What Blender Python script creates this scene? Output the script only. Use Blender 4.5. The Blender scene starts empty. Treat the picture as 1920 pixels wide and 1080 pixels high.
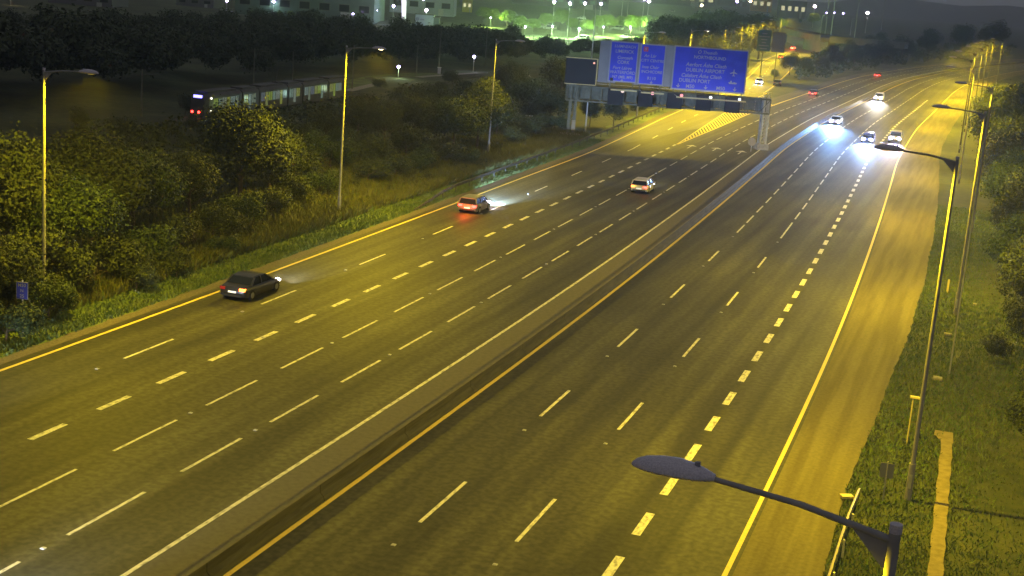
import bpy, bmesh, math, random
import numpy as np
from mathutils import Vector, Matrix
random.seed(7); RNG = np.random.default_rng(7)
scene = bpy.context.scene
COL = scene.collection

# ------------------------------------------------------------------ camera
FPX, CAM_H, YAW, PITCH, ROLL = 2565.04, 19.683, -0.3246807, 0.2205676, 0.0762352
fw = Vector((math.sin(YAW)*math.cos(PITCH), math.cos(YAW)*math.cos(PITCH), -math.sin(PITCH)))
rt0 = Vector((math.cos(YAW), -math.sin(YAW), 0)); up0 = rt0.cross(fw)
RT = math.cos(ROLL)*rt0 + math.sin(ROLL)*up0
UP = -math.sin(ROLL)*rt0 + math.cos(ROLL)*up0
cam = bpy.data.cameras.new('camera'); camo = bpy.data.objects.new('camera', cam); COL.objects.link(camo)
M = Matrix((RT, UP, -fw)).transposed().to_4x4(); M.translation = (0, 0, CAM_H); camo.matrix_world = M
cam.sensor_width = 36; cam.lens = FPX/1920*36; cam.clip_start = 0.1; cam.clip_end = 9000
scene.camera = camo

# ------------------------------------------------------------------ night sky (sun long below the horizon) and exposure
w = bpy.data.worlds.new('World'); scene.world = w; w.use_nodes = True
wn = w.node_tree.nodes; wl = w.node_tree.links
bg = wn['Background']
tc = wn.new('ShaderNodeTexCoord'); sp = wn.new('ShaderNodeSeparateXYZ'); rm = wn.new('ShaderNodeValToRGB')
wl.new(tc.outputs['Generated'], sp.inputs[0]); wl.new(sp.outputs['Z'], rm.inputs[0]); wl.new(rm.outputs[0], bg.inputs[0])
rm.color_ramp.elements[0].position = 0.0; rm.color_ramp.elements[0].color = (0.105, 0.108, 0.125, 1)
rm.color_ramp.elements[1].position = 0.6; rm.color_ramp.elements[1].color = (0.155, 0.152, 0.150, 1)
bg.inputs[1].default_value = 1.0
scene.view_settings.view_transform = 'Standard'; scene.view_settings.look = 'None'
scene.view_settings.exposure = 0.18; scene.view_settings.gamma = 1.0
scene.cycles.use_denoising = True
scene.cycles.max_bounces = 4; scene.cycles.caustics_reflective = False; scene.cycles.caustics_refractive = False

SODIUM = (1.0, 0.72, 0.008); COOL = (0.50, 0.62, 1.0)
LAMP_W = 24000.0

# ------------------------------------------------------------------ helpers
def G(px, py, z=0.0):
    """point on the level plane z that is seen at a pixel of the photograph (1920 x 1080)"""
    d = RT*((px-960)/FPX) - UP*((py-540)/FPX) + fw
    t = (z-CAM_H)/d.z
    return Vector((d.x*t, d.y*t, z))
def HZ(p, py):
    """height above ground whose top shows at picture row py for something standing at p"""
    lo, hi = 0.0, 80.0
    for _ in range(40):
        m = (lo+hi)/2; q = Vector((p[0], p[1], m-CAM_H)); y = 540-FPX*q.dot(UP)/q.dot(fw)
        if y > py: lo = m
        else: hi = m
    return lo
CY = [0,40,75,133,160,192,215,241,292,329,380,420,460,520,600,700,900,1300,2000]
CX = [-24.27,-24.3,-24.65,-26.4,-27.5,-28.8,-29.2,-29.5,-28.9,-28.4,-27.6,-26,-23,-17,-6,12,60,190,520]
def pchip(xs, ys):
    xs = np.array(xs, float); ys = np.array(ys, float); h = np.diff(xs); d = np.diff(ys)/h
    m = np.zeros(len(xs)); m[0] = d[0]; m[-1] = d[-1]
    for i in range(1, len(xs)-1): m[i] = (d[i-1]*h[i]+d[i]*h[i-1])/(h[i]+h[i-1])
    def f(x):
        i = int(np.clip(np.searchsorted(xs, x)-1, 0, len(h)-1)); t = (x-xs[i])/h[i]
        return ((2*t**3-3*t*t+1)*ys[i]+(t**3-2*t*t+t)*h[i]*m[i]+(-2*t**3+3*t*t)*ys[i+1]+(t**3-t*t)*h[i]*m[i+1])
    return f
C = pchip(CY, CX)
def Ctan(y): return math.atan((C(y+1)-C(y-1))/2)     # dx/dy
def linkobj(o, parent=None):
    COL.objects.link(o)
    if parent is not None: o.parent = parent
    return o
def meshobj(name, verts, faces, mat, parent=None, smooth=False):
    me = bpy.data.meshes.new(name); me.from_pydata([tuple(v) for v in verts], [], faces); me.update()
    if smooth: me.polygons.foreach_set('use_smooth', [True]*len(me.polygons))
    o = bpy.data.objects.new(name, me); me.materials.append(mat); return linkobj(o, parent)
def quadmesh(name, V, mat, parent=None):
    """V: (n,4,3) float array of quads"""
    n = len(V); me = bpy.data.meshes.new(name)
    me.vertices.add(n*4); me.vertices.foreach_set('co', V.reshape(-1).astype(np.float32))
    me.loops.add(n*4); me.loops.foreach_set('vertex_index', np.arange(n*4, dtype=np.int32))
    me.polygons.add(n); me.polygons.foreach_set('loop_start', np.arange(0, n*4, 4, dtype=np.int32))
    me.update(calc_edges=True); me.materials.append(mat)
    return linkobj(bpy.data.objects.new(name, me), parent)
def tag(o, label=None, cat=None, group=None, kind=None):
    if label: o['label'] = label
    if cat: o['category'] = cat
    if group: o['group'] = group
    if kind: o['kind'] = kind
    return o
def empty(name, loc, rz=0, label=None, cat=None, group=None):
    o = bpy.data.objects.new(name, None); COL.objects.link(o); o.location = loc; o.rotation_euler = (0,0,rz)
    o.empty_display_size = 0.3
    return tag(o, label, cat, group)
class MB:
    def __init__(s): s.v = []; s.f = []
    def box(s, c, d, R=None):
        c = Vector(c); b = len(s.v)
        for x in (-.5,.5):
            for y in (-.5,.5):
                for z in (-.5,.5):
                    p = Vector((x*d[0], y*d[1], z*d[2])); p = (R @ p) if R else p; s.v.append(c+p)
        for q in ((0,1,3,2),(4,6,7,5),(0,4,5,1),(2,3,7,6),(0,2,6,4),(1,5,7,3)): s.f.append([b+i for i in q])
        return s
    def tube(s, a, b_, r0, r1=None, n=8, cap=True):
        a = Vector(a); b_ = Vector(b_); r1 = r0 if r1 is None else r1
        d = (b_-a).normalized(); x = d.orthogonal().normalized(); y = d.cross(x); k = len(s.v)
        for c, r in ((a, r0), (b_, r1)):
            for i in range(n):
                t = 2*math.pi*i/n; s.v.append(c+(x*math.cos(t)+y*math.sin(t))*r)
        for i in range(n): j = (i+1)%n; s.f.append([k+i, k+j, k+n+j, k+n+i])
        if cap: s.f.append([k+i for i in range(n)][::-1]); s.f.append([k+n+i for i in range(n)])
        return s
    def bar(s, a, b_, w_=.1, h_=.1):
        a = Vector(a); b_ = Vector(b_); d = (b_-a); L = d.length; d.normalize()
        x = d.cross(Vector((0,0,1)));
        if x.length < 1e-3: x = Vector((1,0,0))
        x.normalize(); z = x.cross(d); R = Matrix((x, d, z)).transposed()
        return s.box((a+b_)/2, (w_, L, h_), R)
    def loft(s, rings, close=True, caps=True):
        k = len(s.v); n = len(rings[0])
        for r in rings: s.v += [Vector(p) for p in r]
        for i in range(len(rings)-1):
            for j in range(n if close else n-1):
                q = (j+1)%n; s.f.append([k+i*n+j, k+i*n+q, k+(i+1)*n+q, k+(i+1)*n+j])
        if caps: s.f.append([k+j for j in range(n)][::-1]); s.f.append([k+(len(rings)-1)*n+j for j in range(n)])
        return s
    def build(s, name, mat, parent=None, smooth=False):
        o = meshobj(name, s.v, s.f, mat, parent)
        bm = bmesh.new(); bm.from_mesh(o.data); bmesh.ops.recalc_face_normals(bm, faces=bm.faces); bm.to_mesh(o.data); bm.free()
        if smooth:
            o.data.polygons.foreach_set('use_smooth', [True]*len(o.data.polygons))
            o.data.set_sharp_from_angle(angle=math.radians(42))
        return o
def copy_tree(o, parent=None):
    c = o.copy(); COL.objects.link(c)
    if parent is not None: c.parent = parent
    for ch in list(o.children): copy_tree(ch, c)
    return c

# ------------------------------------------------------------------ materials
def mat(name, col, rough=.8, metal=0, spec=.4, noise=None, col2=None, bump=None, stretch=(1,1,1), emit=None, es=0, detail=4, contrast=(.35,.65)):
    m = bpy.data.materials.new(name); m.use_nodes = True; N = m.node_tree.nodes; L = m.node_tree.links
    b = N['Principled BSDF']; b.inputs['Base Color'].default_value = (*col, 1); b.inputs['Roughness'].default_value = rough
    b.inputs['Metallic'].default_value = metal; b.inputs['Specular IOR Level'].default_value = spec
    if noise:
        t = N.new('ShaderNodeTexCoord'); mp = N.new('ShaderNodeMapping'); mp.inputs['Scale'].default_value = stretch
        L.new(t.outputs['Object'], mp.inputs[0]); nz = N.new('ShaderNodeTexNoise'); nz.inputs['Scale'].default_value = noise; nz.inputs['Detail'].default_value = detail
        L.new(mp.outputs[0], nz.inputs['Vector']); r = N.new('ShaderNodeValToRGB')
        r.color_ramp.elements[0].position = contrast[0]; r.color_ramp.elements[1].position = contrast[1]
        r.color_ramp.elements[0].color = (*col, 1); r.color_ramp.elements[1].color = (*(col2 or col), 1)
        L.new(nz.outputs[0], r.inputs[0]); L.new(r.outputs[0], b.inputs['Base Color'])
        if bump:
            bp = N.new('ShaderNodeBump'); bp.inputs['Strength'].default_value = bump; L.new(nz.outputs[0], bp.inputs['Height']); L.new(bp.outputs[0], b.inputs['Normal'])
    if emit:
        b.inputs['Emission Color'].default_value = (*emit, 1); b.inputs['Emission Strength'].default_value = es
        m.cycles.emission_sampling = 'NONE'
    return m
def mix2(m, scale, col_a, col_b, fac=.5, stretch=(1,1,1), pos=(.4,.6)):
    """multiply a second, larger-scale noise into the base colour of material m"""
    N = m.node_tree.nodes; L = m.node_tree.links; b = N['Principled BSDF']
    t = N.new('ShaderNodeTexCoord'); mp = N.new('ShaderNodeMapping'); mp.inputs['Scale'].default_value = stretch
    nz = N.new('ShaderNodeTexNoise'); nz.inputs['Scale'].default_value = scale; nz.inputs['Detail'].default_value = 3
    r = N.new('ShaderNodeValToRGB'); r.color_ramp.elements[0].position = pos[0]; r.color_ramp.elements[1].position = pos[1]
    r.color_ramp.elements[0].color = (*col_a, 1); r.color_ramp.elements[1].color = (*col_b, 1)
    mx = N.new('ShaderNodeMix'); mx.data_type = 'RGBA'; mx.blend_type = 'MULTIPLY'; mx.inputs[0].default_value = fac
    L.new(t.outputs['Object'], mp.inputs[0]); L.new(mp.outputs[0], nz.inputs['Vector']); L.new(nz.outputs[0], r.inputs[0])
    src = b.inputs['Base Color'].links[0].from_socket
    L.new(src, mx.inputs[6]); L.new(r.outputs[0], mx.inputs[7]); L.new(mx.outputs[2], b.inputs['Base Color'])
    return m
A = {}
A['asphalt'] = mat('asphalt', (.050,.049,.028), .68, spec=.22, noise=3.5, col2=(.085,.082,.046), bump=.25, detail=10, contrast=(.38,.62))
mix2(A['asphalt'], 1.1, (.66,.66,.68), (1.2,1.18,1.15), 1.0, stretch=(1,.010,1), pos=(.38,.62))
mix2(A['asphalt'], .35, (.78,.78,.80), (1.1,1.1,1.1), 1.0, stretch=(1,.12,1), pos=(.46,.54))
mix2(A['asphalt'], .05, (.82,.82,.82), (1.1,1.1,1.1), 1.0)
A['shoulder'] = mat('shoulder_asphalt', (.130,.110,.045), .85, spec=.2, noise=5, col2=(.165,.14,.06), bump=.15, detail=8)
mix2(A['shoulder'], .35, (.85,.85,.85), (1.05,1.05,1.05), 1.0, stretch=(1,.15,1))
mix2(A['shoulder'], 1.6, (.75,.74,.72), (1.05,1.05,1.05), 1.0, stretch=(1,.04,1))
A['median'] = mat('median_paving', (.085,.078,.062), .8, noise=4, col2=(.11,.10,.08), bump=.2)
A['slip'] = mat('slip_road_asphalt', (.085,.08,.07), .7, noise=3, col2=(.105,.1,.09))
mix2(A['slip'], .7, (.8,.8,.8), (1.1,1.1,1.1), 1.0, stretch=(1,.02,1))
A['paint'] = mat('white_road_paint', (.46,.44,.32), .6, noise=9, col2=(.68,.65,.48), contrast=(.3,.5))
mix2(A['paint'], 2.2, (.45,.45,.45), (1.05,1.05,1.05), 1.0, stretch=(3,1,1), pos=(.34,.52))
A['ypaint'] = mat('yellow_road_paint', (.55,.40,.07), .6, noise=9, col2=(.68,.52,.12), contrast=(.3,.5))
A['grass'] = mat('grass_ground', (.030,.042,.014), .95, noise=1.2, col2=(.060,.066,.022), bump=.6, detail=10)
mix2(A['grass'], .09, (.6,.65,.6), (1.2,1.15,1.1), 1.0)
A['verge'] = mat('mown_verge', (.07,.115,.030), .95, noise=2.2, col2=(.12,.155,.045), bump=.6, detail=10)
mix2(A['verge'], .25, (.6,.65,.7), (1.15,1.1,1.1), 1.0)
A['soil'] = mat('dry_soil', (.16,.125,.05), .95, noise=3, col2=(.24,.19,.08), bump=.5, detail=8)
A['gravel'] = mat('edge_gravel', (.085,.07,.05), .95, noise=7, col2=(.14,.12,.09), bump=.5, detail=8)
A['concrete'] = mat('concrete', (.20,.19,.17), .85, noise=3, col2=(.28,.26,.23), bump=.15)
A['barrierc'] = mat('stained_barrier_concrete', (.022,.021,.021), .9, noise=2, col2=(.045,.043,.040), stretch=(1,.3,4))
A['blade'] = mat('grass_blades', (.07,.12,.032), .8, noise=.8, col2=(.12,.15,.05))
A['weed'] = mat('dry_weeds', (.075,.082,.022), .85, noise=.5, col2=(.125,.125,.038))
A['leafa'] = mat('leaves_mid', (.020,.040,.012), .7, noise=1.1, col2=(.046,.070,.020), detail=6)
A['leafb'] = mat('leaves_olive', (.026,.040,.013), .8, noise=1.3, col2=(.050,.062,.020), detail=6)
A['leafc'] = mat('leaves_dark', (.024,.038,.016), .7, noise=1.1, col2=(.050,.064,.022), detail=6)
A['bark'] = mat('bark', (.07,.055,.04), .9, noise=5, col2=(.12,.1,.075))
A['galv'] = mat('galvanised_steel', (.36,.36,.36), .5, metal=.55, noise=3, col2=(.46,.46,.45))
A['polegrey'] = mat('painted_grey_pole', (.20,.20,.22), .9, spec=.08, noise=2, col2=(.28,.28,.30))
A['polegrey2'] = mat('weathered_grey_pole', (.22,.21,.225), .9, spec=.08, noise=2, col2=(.30,.29,.30))
A['darkpole'] = mat('dull_dark_pole', (.05,.05,.05), .7)
A['railsteel'] = mat('weathered_rail_steel', (.06,.06,.055), .8, spec=.15, noise=2, col2=(.09,.09,.08))
A['house'] = mat('lamp_housing', (.38,.35,.43), .7, noise=40, col2=(.54,.50,.58), detail=6, bump=.1)
A['darkbox'] = mat('matt_black_sign_face', (.012,.013,.016), .7)
A['steelgrey'] = mat('gantry_grey_steel', (.105,.11,.085), .7, spec=.2, noise=1.5, col2=(.15,.155,.12))
A['backing'] = mat('sign_backing_grey', (.15,.155,.17), .7, noise=.6, col2=(.18,.185,.2))
A['blue'] = mat('motorway_blue_sheet', (.012,.022,.36), .5, noise=.7, col2=(.018,.030,.45))
A['signwhite'] = mat('sign_white', (.20,.20,.25), .5)
A['signtext'] = mat('sign_lettering_white', (.22,.22,.27), .6)
A['signred'] = mat('junction_number_red', (.30,.03,.08), .5)
A['green'] = mat('green_sign_sheet', (.01,.07,.055), .5)
A['brown'] = mat('beige_sign_back', (.22,.19,.13), .6)
A['yellowpost'] = mat('pale_yellow_paint_and_lamplight', (.5,.42,.2), .6)  # on the right guard rail this yellow stands in for lamplight
A['black'] = mat('black_rubber', (.01,.01,.011), .7)
A['glass'] = mat('dark_glass', (.008,.010,.014), .12, spec=.25)
A['rim'] = mat('alloy', (.3,.3,.31), .35, metal=.8)
A['plate'] = mat('number_plate_white', (.7,.7,.66), .5, emit=(1,.97,.85), es=.55)
A['tail'] = mat('lit_tail_light', (.5,.01,.01), .3, emit=(1,.02,.01), es=8)
A['tailpink'] = mat('lit_brake_light', (.5,.01,.01), .3, emit=(1,.028,.02), es=16)
A['tailamber'] = mat('lit_amber_tail_light', (.5,.2,.01), .3, emit=(1,.17,.03), es=8)
A['taildim'] = mat('unlit_tail_light', (.25,.01,.01), .3)
A['head'] = mat('lit_headlight', (.8,.8,.8), .2, emit=(.62,.55,1.0), es=420)
A['violet'] = mat('violet_headlight_bloom', (.3,.3,.8), .2, emit=(.22,.16,1.0), es=5.0)  # glow colour that imitates bloom around oncoming headlights
A['headwarm'] = mat('lit_warm_headlight', (.8,.8,.8), .2, emit=(1,.9,.8), es=14)
A['bowl'] = mat('lit_lamp_bowl', (.8,.7,.4), .3, emit=(1,.80,.42), es=14)
A['bowldim'] = mat('lamp_bowl_glow', (.5,.4,.2), .3, emit=(1,.70,.10), es=.35)
A['bowloff'] = mat('unlit_lamp_bowl', (.3,.3,.28), .3)
A['whitelamp'] = mat('cool_white_lamp', (.8,.8,.8), .3, emit=(.55,.45,1.0), es=30)
A['pinklamp'] = mat('pinkish_lamp', (.8,.8,.8), .3, emit=(1.0,.75,.95), es=60)
A['warmlamp'] = mat('warm_lamp', (.8,.8,.8), .3, emit=(1.0,.72,.38), es=40)
def paintmat(name, c): return mat(name, c, .3, metal=.15, spec=.6)

# ------------------------------------------------------------------ lights
def spot(loc, power, color, size_deg=170, blend=.25, target=None, rad=.12, parent=None, name='lamp_light'):
    l = bpy.data.lights.new(name, 'SPOT'); l.energy = power; l.color = color; l.spot_size = math.radians(size_deg); l.spot_blend = blend; l.shadow_soft_size = rad
    o = bpy.data.objects.new(name, l); COL.objects.link(o); o.location = loc
    if target is not None:
        o.rotation_euler = (Vector(target)-Vector(loc)).to_track_quat('-Z', 'Y').to_euler()
    if parent is not None: o.parent = parent
    return o
def point(loc, power, color, rad=.15, parent=None):
    l = bpy.data.lights.new('lamp_light', 'POINT'); l.energy = power; l.color = color; l.shadow_soft_size = rad
    o = bpy.data.objects.new('lamp_light', l); COL.objects.link(o); o.location = loc
    if parent is not None: o.parent = parent
    return o

# ------------------------------------------------------------------ ground and roads
def sheet(name, left, right, ys, z, m, label, parent=None):
    V = []; F = []
    for y in ys: V += [(left(y), y, z), (right(y), y, z)]
    for i in range(len(ys)-1): F.append((2*i, 2*i+1, 2*i+3, 2*i+2))
    o = meshobj(name, V, F, m, parent)
    if parent is None: tag(o, label, kind='structure')
    return o
def poly(name, pts, z, m, label):
    o = meshobj(name, [(p[0], p[1], z) for p in pts], [list(range(len(pts)))], m); tag(o, label, kind='structure'); return o
# terrain: one big grid, finer near, with gentle relief away from the carriageways
XL = pchip([-40,60,133,160,180,191,213,239,300,347,475,640,700,900,1200], [-42.1,-42.3,-44.4,-45.3,-46.6,-47.4,-49.1,-50.8,-54.5,-59.5,-75,-88,-100,-135,-190])   # left edge line, later the slip road's
def terrain_z(x, y):
    z = -0.05
    l = XL(min(max(y,0),1000))-4
    if x < l:
        t = min(1, (l-x)/14); z += .5*t*(.6+.4*math.sin(y*.11+x*.3)) + .25*t*math.sin(x*.23+1)*math.sin(y*.17)
    if x > C(min(max(y,0),1900))+24.5:
        t = min(1, (x-(C(min(max(y,0),1900))+24.5))/10); z += .35*t*math.sin(y*.13)
    return z
xs = np.unique(np.concatenate([np.linspace(-6000,-400,8), np.arange(-400,-130,18), np.arange(-130,-30,2.5), np.arange(-30,30,5), np.arange(30,200,20), np.linspace(220,6000,8)]))
ys = np.unique(np.concatenate([[-200,-80,-20], np.arange(0,260,3.0), np.arange(260,520,12), np.arange(520,1400,80), np.linspace(1500,8000,10)]))
V = [(x, y, terrain_z(x, y)) for y in ys for x in xs]; nx = len(xs)
F = [(j*nx+i, j*nx+i+1, (j+1)*nx+i+1, (j+1)*nx+i) for j in range(len(ys)-1) for i in range(nx-1)]
g = meshobj('ground', V, F, A['grass'], smooth=True); tag(g, 'dark grassland and scrub ground around the motorway', kind='structure')

YR = list(np.arange(-30, 440, 4.0))+list(np.arange(440, 1300, 20.0))
YN = [y for y in YR if y <= 236]
def left_edge(y): return XL(y)-.75 if y < 237 else C(y)-14.0
road = sheet('road', lambda y: XL(y)-.75 if y < 237 else max(C(y)-14.0, -44.5), lambda y: C(y)+18.1, YR, 0.0, A['asphalt'], 'dark asphalt motorway of two carriageways curving away under the gantry')
# slip road (diverges left after the gore)
XRr = pchip([200,237,300,377,470,640,700,870,966,1105], [-40,-43.4,-46.5,-53.5,-63,-76,-88,-116,-136,-167])
YS = list(np.arange(176, 700, 8.0))+list(np.arange(700, 1100, 25.0))
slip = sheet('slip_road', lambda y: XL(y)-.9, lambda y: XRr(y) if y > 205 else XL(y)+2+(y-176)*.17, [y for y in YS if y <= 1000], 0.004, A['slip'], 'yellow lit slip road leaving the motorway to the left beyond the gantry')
grass_edge = pchip([-30,46,60,70,85,98,125,151,212,260,400,1300], [-3.3,-3.35,-3.4,-3.2,-2.95,-2.9,-3.3,-4.0,-6.2,-6.2,-5,220])
def ge(y):
    b = grass_edge(y) if y < 260 else C(y)+23.2
    return b + .05*math.sin(y*.31)+.03*math.sin(y*2.3+1)
YE = list(np.arange(-30, 260, 1.0))+list(np.arange(260, 1300, 20.0))
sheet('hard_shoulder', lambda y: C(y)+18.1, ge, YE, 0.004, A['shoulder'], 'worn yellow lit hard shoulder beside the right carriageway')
sheet('median_strip', lambda y: C(y)+.12, lambda y: C(y)+2.45, YR, 0.004, A['median'], 'brown paved strip along the central barrier')
sheet('gravel_margin', lambda y: XL(y)-1.35+.12*math.sin(y*1.7), lambda y: XL(y)-.6, [y for y in np.arange(-20, 230, 1.2)], 0.008, A['gravel'], 'narrow gravelly margin along the left edge line')
verge = sheet('verge', lambda y: XL(y)-4.3+.5*math.sin(y*.35)+.3*math.sin(y*.9), lambda y: XL(y)-1.0, [y for y in np.arange(-20, 236, 1.5)], 0.003, A['verge'], 'short green verge along the left carriageway')
# markings: children of the road
def line_strip(u0, y0, y1, wd, m, base=C, z=.008, step=3.0):
    n = max(1, int((y1-y0)/step)); ys_ = np.linspace(y0, y1, n+1)
    V = []; F = []
    for y in ys_:
        x = base(y)+u0; V += [(x-wd/2, y, z), (x+wd/2, y, z)]
    for i in range(n): F.append((2*i, 2*i+1, 2*i+3, 2*i+2))
    return V, F
def marking(parts, m, label=None):
    V = []; F = []
    for v, f in parts:
        k = len(V); V += v; F += [tuple(i+k for i in q) for q in f]
    o = meshobj('lane_marking', V, F, m, road)
    if label: o['label'] = label
    return o
def dashes(u0, start, per, mark, yend, wd, ybeg=20, m=A['paint'], base=C, individually=True):
    k0 = int(math.floor((ybeg-start)/per))
    k = k0
    while True:
        y = start+k*per
        if y > yend: break
        v = line_strip(u0, y, y+mark, wd, m, base, step=mark)
        yield v
        k += 1
def dash_line(*a, **k):
    m = k.get('m', A['paint']); small = []
    for v in dashes(*a, **k):
        if v[0][0][1] < 190: marking([v], m)
        else: small.append(v)
    if small: marking(small, m)
marking([line_strip(0, -25, 236, .20, None, base=XL)], A['ypaint'], 'yellow edge line of the left carriageway')
marking([line_strip(0, -25, 1200, .18, None)], A['paint'], 'solid edge line left of the central barrier')
marking([line_strip(2.87, -25, 1200, .20, None)], A['ypaint'], 'yellow edge line right of the central barrier')
marking([line_strip(17.85, -25, 1200, .18, None)], A['ypaint'], 'yellow edge line of the hard shoulder')
marking([line_strip(-10.64, 262, 1200, .2, None)], A['ypaint'], 'edge line of the left carriageway beyond the gore')
dash_line(-14.31, 55.7, 13.8, 4.4, 172, .15, ybeg=14)
dash_line(-10.64, 43.9, 4.6, 2.3, 178, .29, ybeg=26)
dash_line(-7.05, 44.5, 7.0, 4.6, 700, .14, ybeg=28)
dash_line(-3.5, 43.9, 7.08, 4.6, 700, .15, ybeg=28)
dash_line(6.66, 43.9, 14.45, 4.75, 121, .15, ybeg=28)
dash_line(10.41, 44.0, 14.45, 4.7, 121, .15, ybeg=28)
dash_line(6.66, 129, 6.9, 4.7, 700, .15, ybeg=128)
dash_line(10.41, 127.8, 6.9, 4.7, 700, .15, ybeg=127)
dash_line(14.15, 42.2, 4.6, 2.4, 330, .34, ybeg=32)
# gore: two boundary lines and chevron stripes
def gl(y): return np.interp(y, [180.6,205,237.5,300], [-38.95,-41.0,-43.6,-46.3])
def gr(y): return np.interp(y, [180.6,205,236.7,300], [-38.85,-39.15,-39.85,-39.4])
par = [line_strip(0, 180, 300, .22, None, base=gl), line_strip(0, 180, 300, .22, None, base=gr)]
y = 187.0
while y < 292:
    wd_ = gr(y)-gl(y); yb_ = y-4.0*wd_; a, b = gl(y), gr(yb_)
    if wd_ > .3 and yb_ > 181:
        par.append(([(a, y, .008), (gl(y+1.15), y+1.15, .008), (gr(yb_+1.15), yb_+1.15, .008), (b, yb_, .008)], [(0,1,2,3)]))
    y += 2.8
marking(par, A['ypaint'], 'hatched gore between the motorway and the slip road')
# slip road lines
marking([line_strip(.4, 237, 640, .22, None, base=XL)], A['ypaint'])
marking([line_strip(-.5, 300, 640, .22, None, base=XRr)], A['ypaint'])
marking(list(dashes(3.6, 184, 13.8, 4.5, 600, .16, ybeg=183, base=XL)), A['paint'])
# arrows past the gantry
for px, py in ((1294,275),(1341,280),(1388,286)):
    p = G(px, py); a = -Ctan(p.y); R = Matrix.Rotation(a, 3, 'Z')
    pts = [(-.09,-2.2),(.09,-2.2),(.09,.8),(.75,.8),(0,2.4),(-.75,.8),(-.09,.8)]
    V = [(R @ Vector((x, y_, 0)))+Vector((p.x, p.y, .008)) for x, y_ in pts]
    o = meshobj('lane_arrow', V, [list(range(7))], A['paint'], road)
# road studs, each one a thing
sm = MB().box((0,0,.012), (.16,.16,.024)).box((0,0,.028), (.10,.12,.016))
A['stud'] = mat('road_stud_white', (.40,.40,.38), .4)
stud0 = None; nst = 0
for u0, st, per, yb, ye in ((-14.31, 53.5, 13.8, 15, 130), (-7.05, 50.2, 14.0, 28, 150), (-3.5, 49.7, 14.16, 28, 150), (6.66, 56.0, 14.45, 28, 125), (10.41, 56.2, 14.45, 28, 125), (-10.64, 49.3, 13.8, 28, 150)):
    y = st + math.ceil((yb-st)/per)*per
    while y < ye:
        if stud0 is None: o = stud0 = sm.build('road_stud', A['stud'])
        else: o = stud0.copy(); COL.objects.link(o)
        o.location = (C(y)+u0, y, .004); nst += 1
        tag(o, 'small reflective stud set in the asphalt between two lane dashes', 'road stud', 'road studs between the lane dashes'); y += per
# sandy worn path on the right verge
pl = []; pr = []
for y in np.arange(30, 67.5, .8):
    pl.append((.45-.014*(y-30)+.03*math.sin(y*1.9)-(.35 if y > 66 else 0), y)); pr.append((.98-.014*(y-30)+.03*math.sin(y*2.7+1), y))
poly('worn_path', pl+pr[::-1], .05, A['soil'], 'sandy worn strip in the grass of the right verge')

# ------------------------------------------------------------------ central barrier
bt = empty('median_barrier', (0,0,0), 0, 'low dark concrete barrier running along the central reserve', 'barrier')
def barrier_seg(y0, y1, first):
    prof = [(-.30,0),(-.24,.18),(-.10,.30),(-.09,.62),(.09,.62),(.10,.30),(.24,.18),(.30,0)]
    n = max(1, int((y1-y0)/8)); rings = []
    for y in np.linspace(y0, y1, n+1):
        x = C(y)+2.42; rings.append([(x+a, y, z+.004) for a, z in prof])
    MB().loft(rings).build('barrier_unit', A['barrierc'], bt)
y = -20.0
while y < 240: barrier_seg(y, y+7.96, True); y += 8.0
barrier_seg(240, 1100, False)
rings = []
for y in np.arange(-20, 1100, 8.0):
    x = C(y)+2.42; rings.append([(x-.085, y, .626), (x-.085, y, .645), (x+.085, y, .645), (x+.085, y, .626)])
MB().loft(rings).build('capping', A['median'], bt)

# ------------------------------------------------------------------ street lamps
def head_mesh(sc=1.0):
    """cobra head: elongated tapering shell along -X, 1.15 m long"""
    st = [(0,.07,.06,0),(-.10,.13,.10,.0),(-.26,.22,.14,.01),(-.50,.265,.17,.02),(-.76,.26,.16,.02),(-.98,.20,.13,.015),(-1.12,.12,.08,.01),(-1.18,.04,.03,0)]
    rings = []
    for x, w_, h_, zo in st:
        ring = []
        for i in range(16):
            t = 2*math.pi*i/16; zz = math.sin(t); ring.append((x*sc, math.cos(t)*w_*sc, (zo+(zz*h_ if zz > 0 else zz*h_*.45))*sc))
        rings.append(ring)
    return MB().loft(rings)
def bowl_mesh():
    rings = []
    for z, r in ((-.02,.85),(-.055,.75),(-.075,.5),(-.082,.1)):
        rings.append([(-.72+math.cos(2*math.pi*i/12)*.28*r, math.sin(2*math.pi*i/12)*.12*r, z) for i in range(12)])
    return MB().loft(rings)
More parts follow.
